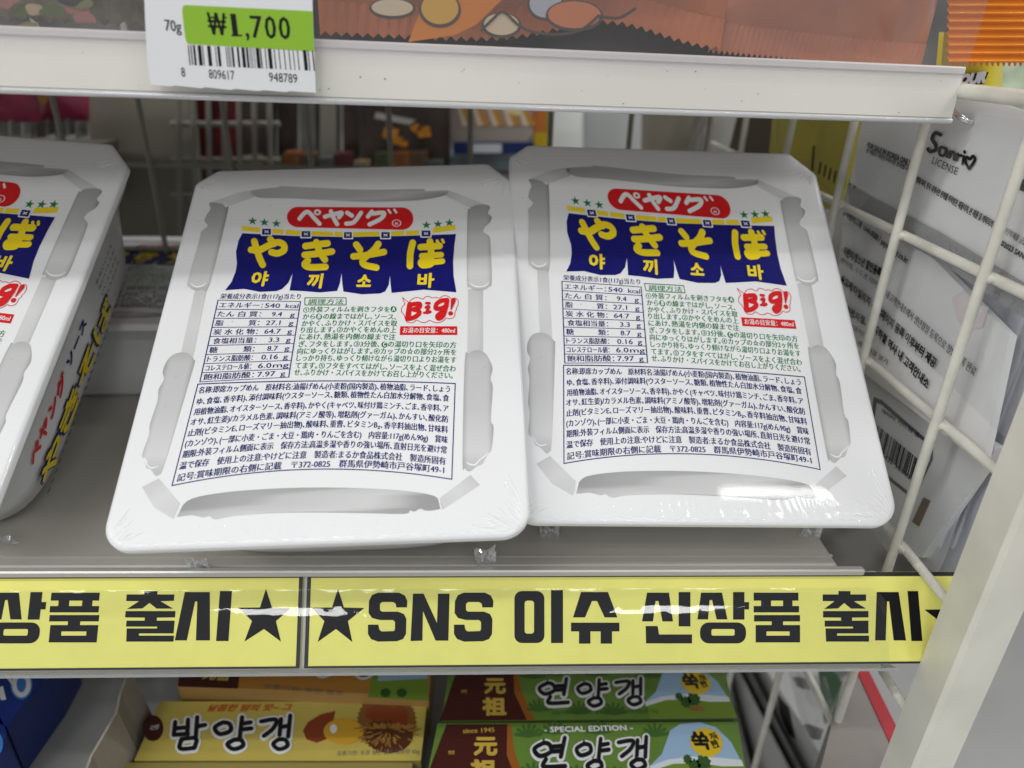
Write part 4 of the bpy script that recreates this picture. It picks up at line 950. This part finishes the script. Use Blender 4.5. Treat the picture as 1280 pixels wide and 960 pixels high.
# green mugwort boxes
def green_box(px, z, label, fn):
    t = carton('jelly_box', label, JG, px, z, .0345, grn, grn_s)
    m = MB(); L = .0003
    m.poly([(8, 212), (70, 212) if 0 else (40, 212), (50, 5), (300, 5), (320, 90), (370, 190), (385, 212)], fn, mat('brown_orange_print', (.30, .10, .015), .4), L, PZ)
    m.poly([(8, 212), (50, 5), (285, 5), (296, 110), (340, 190), (352, 212)], fn, brn, L+.00006, PZ)
    leaf = mat('leaf_print', (.055, .13, .025), .4); rnd = random.Random(4)
    for cx, cy in ((370, 30), (400, 160), (560, 170), (640, 20), (860, 30), (700, 175), (470, 20)):
        for k in range(7):
            a = -pi/2+(k-3)*.5; ribbon(m, leaf, [(cx, cy+18), (cx+48*cos(a), cy+14+36*sin(a))], 11, fn, PZ, L+.00003+.000003*k, 1)
    sky = mat('sky_print', (.30, .45, .62), .4); mead = mat('meadow_print', (.16, .26, .03), .4)
    m.poly([(860, 212), (830, 150), (880, 110), (920, 30), (960, 8), (1040, 2), (1100, 20), (1150, 70), (1180, 140), (1195, 212)], fn, sky, L+.00010, PZ)
    m.poly([(830, 150), (900, 128), (1000, 118), (1090, 122), (1180, 130), (1195, 212), (850, 212)], fn, mat('cloud_white_print', (.62, .66, .70), .4), L+.00014, PZ)
    m.poly([(835, 165), (920, 142), (1020, 140), (1100, 150), (1188, 150), (1198, 212), (845, 212)], fn, mead, L+.00018, PZ)
    for cx, cy, r in ((1000, 150, 26), (1035, 138, 30), (975, 128, 18)): m.poly(star(cx, cy, r, .75, 9), fn, mat('bush_print', (.03, .09, .015), .5), L+.00022, PZ)
    m.poly(ell(1040, 176, 34, 10), fn, mat('soil_print', (.26, .12, .04), .5), L+.0002, PZ)
    m.poly([(x, 72+(y-72)*.78) for x, y in star(1055, 72, 66, .88, 20)], fn, mat('burst_yellow', (.66, .46, .02), .4), L+.0003, PZ)
    text(m, blk, '쑥', fn(1005, 92), fn(1068, 92), .0105, PZ, L+.0004, .04); text(m, blk, '가득', fn(1076, 66), fn(1104, 62), .0046, PZ, L+.0004, .03); text(m, blk, '한맛', fn(1078, 92), fn(1104, 88), .0046, PZ, L+.0004, .03)
    text(m, gold, '元', fn(176, 108), fn(258, 108), .0108, PZ, L+.0003, .045); text(m, gold, '祖', fn(176, 190), fn(266, 190), .0112, PZ, L+.0003, .045)
    text(m, gold, 'since 1945', fn(120, 38), fn(240, 34), .0038, PZ, L+.0003, .02); text(m, gold, '연양갱', fn(78, 110), fn(100, 110), .0024, PZ, L+.0003, .02)
    word(m, fn, PZ, [(YEON, 395, 62, 1.45, .92), (YANG, 555, 64, 1.30, .92), (GAENG, 715, 60, 1.30, .92)], L+.0001)
    text(m, halo, '- SPECIAL EDITION -', fn(432, 36), fn(775, 30), .0042, PZ, L+.0003, .03); text(m, leaf, '유통기한: 뒷면 참조  SPECIAL EDITION 내용량 50g', fn(450, 196), fn(880, 190), .0030, PZ, L+.0003, .01)
    m.build('front_print', t)
    return t
ZG = -.309
def quadmap(q):   # crop frame (20..1190, 0..212) of the far green box onto a quad
    A, B, C_, D = q
    def f(x, y):
        u = (x-15)/1175; v = y/212
        return (D.lerp(C_, u)).lerp(A.lerp(B, u), v)
    return f
for px, lab in (([(552, 901.5), (919, 898), (905, 833), (562, 833)], 'green mugwort jelly box with black brush lettering, the farther of the two'), ([(531, 984), (936, 984), (922, 902.5), (547, 904.5)], 'green mugwort jelly box in front, cut off by the bottom edge of the picture')):
    q = [face(p, ZG) for p in px]
    green_box(q, ZG, lab, quadmap(q))
# blue cartons and cardboard divider at the left
blu = mat('blue_box_print', (.010, .030, .20), .35, coat=.3); blt = mat('light_blue_print', (.04, .18, .52), .4)
def poly_box(name, label, cat, px, z, th, m, group=None):
    t = MB().prism([face(p, z) for p in px], V((0, 0, -th)), m).build(name); return tag(t, label, cat, group)
def blue(px, label, rings):
    c = [face(p, -.312) for p in px]; t = thing('blue_box', label, 'carton', V((c[0].x, c[0].y, CAM.z-.3465)), 'blue cartons on the bottom shelf')
    MB().prism(c, V((0, 0, -.0345)), blu).build('carton', t)
    m = MB(); fz = lambda x, y: face((x, y), -.312)
    for l, mm, li in rings: m.poly(l, fz, mm, .0003+li*.0001, PZ)
    m.build('lettering', t)
blue([(-75, 800), (84, 800), (62, 838), (8, 908), (-75, 870)], 'dark blue carton with a white letter O, under the yellow sign strip', [(ell(27, 856, 14, 19), blt, 0), ([ell(27, 856, 12, 16.5), ell(27, 856, 6, 10)], halo, 1), ([(6, 838), (15, 850), (16, 858), (4, 842)], halo, 1), ([(-6, 862), (4, 858), (8, 875), (2, 876)], halo, 1)])
blue([(-75, 874), (-10, 876), (7, 911), (8, 920), (-10, 948), (-75, 990)], 'dark blue carton at the left edge, in front of the one lettered O', [(ell(-8, 930, 12, 17), blt, 0)])
cb_ = mat('grey_cardboard', (.36, .32, .275), .7, bump=.3, bscale=300, var=.08)
m = MB(); dl = [(160, 836), (148, 868), (144, 890), (128, 918), (112, 945), (98, 985)]
top_ = [face(p, -.300) for p in dl]; bot = [p+V((.006, 0, -.0462)) for p in top_]; k = len(dl)
vs = top_+bot; fs = [(i, i+1, k+i+1, k+i) for i in range(k-1)]
m.add(vs, fs, cb_); m.add([p+V((.0012, 0, 0)) for p in vs], [f[::-1] for f in fs], cb_)
m.add(top_+[p+V((.0012, 0, 0)) for p in top_], [(i, k+i, k+i+1, i+1) for i in range(k-1)], cb_)
tag(m.build('cardboard_tray'), 'torn grey cardboard tray side beside the yellow jelly boxes', 'cardboard tray')

# ------------------------------------------------------------------ packs below, outside the wire panel at the bottom right
LG = 'blister packs beyond the wires at the bottom right'
gcard = mat('grey_blister_card', (.42, .43, .42), .35, coat=.3); dcard = mat('black_blister_card', (.020, .020, .020), .35, coat=.3)
def hung(name, label, x, p0, p1, zb, mm, th=.0016, holes=None):
    """card hanging in a plane of constant x, its sloping top edge running through two pixels"""
    a, b = onX(p0, x), onX(p1, x); d = (b-a); a = a-d*.5; b = b+d*.6
    pts = [a, b, V((x, b.y, CAM.z+zb)), V((x, a.y, CAM.z+zb))]
    t = thing(name, label, 'blister pack', V((x, (a.y+b.y)/2, CAM.z+zb)), LG)
    MB().prism(pts, V((th, 0, 0)), mm).build('card', t); return t
bc = clear('blister_clear', (.85, .87, .87), gloss=.10, rough=.08, haze=.15)
for i, (nm, lab, x, p0, p1, mm) in enumerate((('blister_pack', 'black blister card nearest the green jelly boxes', .1935, (908, 838), (938, 955), dcard), ('blister_pack', 'narrow pale grey blister card second from the green boxes', .199, (922, 838), (985, 960), gcard), ('blister_pack', 'black edged blister card third from the green boxes', .202, (938, 838), (1000, 958), dcard),
                                              ('blister_pack', 'grey blister card with a slotted hanging hole', .207, (958, 838), (1032, 958), gcard))):
    t = hung(nm, lab, x, p0, p1, -.56, mm)
    if i == 3:
        m = MB(); m.poly([(972, 868), (978, 876), (986, 884), (990, 905), (995, 925), (986, 918), (978, 900), (974, 888)], pl(x-.0002), ink_black, 0, NX); m.build('hanging_hole', t)
t = thing('blister_pack', 'clear blister bubble with black parts inside', 'blister pack', R_(.216, .27, -.45), LG)
m = MB(); m.grid(lambda a, b: onX((985+48*a+26*b, 838+8*a+105*b), .216)+V((-.006*sin(pi*a)*sin(pi*b), 0, 0)), 10, 12, bc); m.build('bubble', t)
m = MB(); m.prism([onX(p, .219) for p in ((1004, 905), (1022, 912), (1018, 925), (1003, 918))], V((.004, 0, 0)), dcard); m.prism([onX(p, .219) for p in ((990, 846), (1000, 848), (1006, 862), (996, 858))], V((.004, 0, 0)), dcard); m.build('contents', t)
t = thing('green_card', 'deep green card pack with a white grid corner', 'blister pack', R_(.222, .26, -.45), LG)
m = MB().prism([onX(p, .222) for p in ((1022, 832), (1036, 830), (1052, 854), (1030, 905), (1026, 870))], V((.002, 0, 0)), mat('deep_green_card', (.015, .16, .02), .35, coat=.3)); m.build('card', t)
m = MB().prism([onX(p, .221) for p in ((1036, 828), (1054, 828), (1062, 842), (1053, 853))], V((.0008, 0, 0)), card_w)
for i in range(6): m.poly([(1040+3*i, 829+.6*i), (1041+3*i, 829+.6*i), (1053+2*i-3, 849-1.5*i), (1052+2*i-3, 849-1.5*i)], pl(.2208), ink_grey, 0, NX)
m.build('grid_print', t)
t = thing('red_box', 'grey box with a red edge beyond the wires, next to the square upright', 'box', R_(.23, .24, -.45))
z = -.318
gb = [face(p, z) for p in ((1053, 852), (1078, 834), (1118, 930), (1098, 985), (1020, 985))]
MB().prism(gb, V((0, 0, -.15)), mat('taupe_box', (.28, .25, .235), .45, var=.06)).build('carton', t)
MB().prism([face(p, z+.0006) for p in ((1068, 832), (1080, 826), (1124, 915), (1116, 936))], V((0, 0, -.03)), mat('red_box_edge', (.46, .012, .025), .35, coat=.3)).build('red_edge', t)
# ------------------------------------------------------------------ back wire panel and the goods on the far side of the aisle
wb = mat('shaded_wire', (.36, .35, .30), .4)  # wire coating darkened in its colour for the shade at the back
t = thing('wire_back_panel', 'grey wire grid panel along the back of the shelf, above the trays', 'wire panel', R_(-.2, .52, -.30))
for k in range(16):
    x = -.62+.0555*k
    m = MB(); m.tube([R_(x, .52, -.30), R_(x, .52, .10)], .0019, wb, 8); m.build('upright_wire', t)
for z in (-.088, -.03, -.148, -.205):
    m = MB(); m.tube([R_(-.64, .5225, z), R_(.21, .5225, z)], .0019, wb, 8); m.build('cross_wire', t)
def bk(y): return lambda a, b: onY((a, b), y)
def far(name, label, cat, px, y, th, m, group=None):
    o = MB().prism([onY(p, y) for p in px], V((0, th, 0)), m).build(name); return tag(o, label, cat, group)
mg = foil('magenta_foil', (.46, .03, .12), var=.25, vs=30); silv = mat('silver_foil', (.45, .44, .42), .25, metal=.6, bump=.9, bscale=140)
yb_ = mat('print_amber', (.55, .26, .03), .4)
def pouch(label, x0, x1, y0, y1, Y):
    t = thing('magenta_pouch', label, 'snack bag', onY(((x0+x1)/2, y1), Y), 'magenta pouches beyond the wire panel')
    m = MB(); m.grid(lambda a, b: onY((x0+(x1-x0)*a, y0+(y1-y0)*.86*b), Y)+V((0, -.03*sin(pi*a)*sin(pi*min(1, b*.9+.1)), 0)), 16, 10, mg, flip=True); m.build('pouch', t)
    m = MB(); m.grid(lambda a, b: onY((x0+(x1-x0)*a, y0+(y1-y0)*(.84+.20*b+.02*sin(a*17))), Y)+V((0, -.006*sin(a*33), 0)), 24, 3, silv, flip=True); m.build('bottom_seal', t)
    m = MB(); m.poly(ell(x0+(x1-x0)*.12, y0+(y1-y0)*.45, (x1-x0)*.13, (y1-y0)*.22), bk(Y-.031), yb_, 0, NT); m.build('print', t)
pouch('magenta foil pouch at the far left above the cut-off tray', -40, 50, 60, 168, .60); pouch('magenta foil pouch right of its twin, with an amber stripe', 46, 112, 60, 166, .62)
beige = mat('beige_panel', (.20, .19, .15), .5, var=.06, vscale=10)
far('upright_board', 'beige gondola board seen through the back wires at the left', 'board', [(104, 90), (232, 90), (256, 420), (140, 420)], .66, .02, beige)
far('ledge', 'dark beige ledge below the magenta pouches', 'ledge', [(-200, 184), (112, 184), (112, 260), (-200, 260)], .60, .05, mat('dark_ledge', (.10, .095, .075), .6))
rk = mat('red_pack_print', (.10, .008, .010), .4, var=.4, vscale=60); dkb = mat('dark_bag_print', (.035, .025, .02), .4, var=.5, vscale=40); whp = mat('white_spot_print', (.30, .28, .27), .4)
for i, (x0, x1) in enumerate(((226, 262), (266, 300), (303, 336))):
    far('red_pack', ('red pack beside the beige board, leftmost of the three', 'red pack with pale spots between the two other red ones', 'dark red pack nearest the grey strips, rightmost of the three')[i], 'snack pack', [(x0, 90), (x1, 90), (x1-3, 320), (x0+4, 320)], .70, .03, (rk, rk, dkb)[i], 'red packs beyond the wire panel')
    m = None
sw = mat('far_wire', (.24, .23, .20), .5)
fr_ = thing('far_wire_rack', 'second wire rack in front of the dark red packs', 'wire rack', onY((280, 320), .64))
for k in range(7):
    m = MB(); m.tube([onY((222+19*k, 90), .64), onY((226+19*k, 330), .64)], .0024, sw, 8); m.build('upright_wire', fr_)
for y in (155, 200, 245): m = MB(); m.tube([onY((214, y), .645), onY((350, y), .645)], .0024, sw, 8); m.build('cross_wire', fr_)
for i, x in enumerate((346, 374, 400, 428)):
    far('grey_strip_pack', 'dull grey pack hanging beside the red ones, number %s from the wire rack' % ('one', 'two', 'three', 'four')[i] if 0 else ('dull grey pack hanging nearest the red ones', 'dull grey pack between its twins, darker on one side', 'pale grey pack left of the orange fruit', 'grey pack touching the dark bag of orange fruit')[i], 'snack pack', [(x, 90), (x+20, 90), (x+22, 320), (x+3, 320)], .72, .02, (dkb, mat('dim_grey_print', (.12, .115, .10), .5, var=.25), mat('dim_pale_print', (.20, .19, .16), .5), dkb)[i], 'grey packs beyond the wire panel')
t = thing('fruit_bag', 'dark bag printed with orange fruit beyond the back wires', 'snack bag', onY((510, 320), .70))
m = MB(); m.prism([onY(p, .70) for p in ((452, 90), (562, 90), (562, 330), (452, 330))], V((0, .03, 0)), dkb); m.build('pouch', t)
m = MB(); og2 = mat('fruit_orange', (.38, .15, .012), .5, var=.3, vscale=90)
for cx, cy, r in ((488, 167, 12), (496, 175, 9), (530, 165, 11), (520, 160, 8), (505, 180, 6), (455, 203, 8), (463, 206, 7)): m.poly(closed([(x, cy+(y-cy)*.8) for x, y in star(cx, cy, r, .72, 4, cx)]), bk(.699), og2, .0002*(cx % 5), NT); m.build('fruit_print', t); m = MB()
m.poly([(470, 140), (520, 150), (512, 156), (468, 148)], bk(.699), whp, .0001, NT); m.build('highlight_print', t)
# bright tub with a navy band
t = thing('snack_tub', 'pale tub with orange and white snacks above a navy label band', 'tub', onY((610, 215), .74))
m = MB(); m.prism([onY(p, .74) for p in ((553, 90), (664, 90), (666, 168), (658, 178), (556, 178))], V((0, .05, 0)), mat('pale_tub', (.36, .31, .28), .35, coat=.2)); m.build('tub', t)
m = MB(); crm = mat('cream_wafer', (.68, .55, .40), .4); oj = mat('orange_wafer', (.50, .24, .05), .4)
for i in range(5):
    x = 566+19*i; m.poly([(x, 118), (x+12, 116), (x+24, 156), (x+12, 158)], bk(.739), crm, .0001, NT); m.poly([(x+10, 135), (x+16, 132), (x+28, 156), (x+20, 158)], bk(.739), oj, .0003, NT)
m.poly([(622, 120), (655, 118), (650, 145), (630, 140)], bk(.739), mat('pale_yellow_print', (.70, .62, .30), .4), .0004, NT); m.build('snacks', t)
m = MB(); m.prism([onY(p, .735) for p in ((566, 178), (668, 178), (668, 193), (566, 193))], V((0, .004, 0)), mat('navy_band', (.012, .025, .11), .4)); m.prism([onY(p, .733) for p in ((590, 180), (627, 180), (627, 191), (590, 191))], V((0, .001, 0)), mat('band_white', (.55, .57, .62), .4)); m.build('label_band', t)
rnd = random.Random(5); dul = [mat('dull_print_%s' % n_, c_, .45, var=.4, vscale=70) for n_, c_ in (('umber', (.10, .06, .035)), ('slate', (.08, .085, .09)), ('wine', (.09, .015, .02)), ('sand', (.22, .18, .12)), ('moss', (.06, .07, .03)), ('rust', (.20, .07, .02)))]
for i in range(14):
    x0 = 236+23*i+rnd.uniform(-3, 3); y0 = 196+rnd.uniform(-6, 8); far('small_pack', 'dim small pack on the far shelf, one of a blurred row above the middle tray', 'snack pack', [(x0, y0), (x0+21, y0-1), (x0+22, y0+60), (x0+1, y0+60)], .685, .02, dul[i % 6], 'dim small packs in a blurred row')
far('blue_carton', 'pale blue and yellow carton under the navy labelled tub', 'carton', [(556, 196), (650, 196), (650, 260), (556, 260)], .76, .05, mat('pale_blue_print', (.28, .36, .42), .4, var=.25, vscale=25))
t = thing('striped_pack', 'orange, yellow and green striped pack beside the white panel', 'snack pack', onY((680, 215), .78))
for a, b, c, d, mm in ((668, 684, 90, 166, mat('stripe_orange', (.62, .20, .04), .4)), (668, 690, 166, 190, mat('stripe_yellow', (.70, .48, .02), .4)), (684, 690, 90, 166, mat('stripe_green', (.10, .42, .06), .4))):
    m = MB(); m.prism([onY(p, .78) for p in rect(a, c, b, d)], V((0, .03, 0)), mm); m.build('stripe', t)
far('white_panel', 'bright white panel seen past the striped pack', 'board', [(690, 80), (728, 80), (730, 300), (690, 300)], .85, .02, mat('bright_white_board', (.80, .82, .80), .4))
far('grey_cabinet', 'pale grey cabinet side right of the white panel', 'cabinet', [(728.5, 80), (812, 80), (812, 300), (730.5, 300)], .88, .02, mat('pale_grey_door', (.42, .43, .43), .4))
far('beige_post', 'dark beige rack post right of the grey cabinet door', 'post', [(812, 80), (868, 80), (862, 300), (806, 300)], .70, .03, mat('dark_beige_post', (.17, .155, .12), .5))
t = thing('coat_hook_rack', 'pale curved rack arm standing against the beige rack post', 'rack', onY((900, 230), .66))
MB().prism([onY(p, .66) for p in ((905, 120), (932, 120), (914, 215), (884, 215), (890, 160))], V((0, .02, 0)), mat('pale_rack', (.34, .335, .31), .45)).build('plate', t)
m = MB(); m.tube([onY(p, .65) for p in ((862, 200), (872, 170), (886, 140), (896, 110))], .004, mat('rack_arm', (.24, .23, .2), .4)); m.build('arm', t)
m = MB(); m.box((-2.2, 1.35, 0), (2.2, 1.40, 2.35), mat('dim_far_shelving', (.10, .095, .085), .6, var=.5, vscale=9)); tag(m.build('shelving'), 'dim shelving closing the view beyond the far side of the rack', 'shelving')
far('green_pack', 'blurred white and green pack at the top right beyond the panel', 'snack pack', [(1235, 60), (1330, 60), (1330, 200), (1235, 200)], .62, .03, mat('white_green_print', (.50, .58, .42), .4, var=.4, vscale=35))
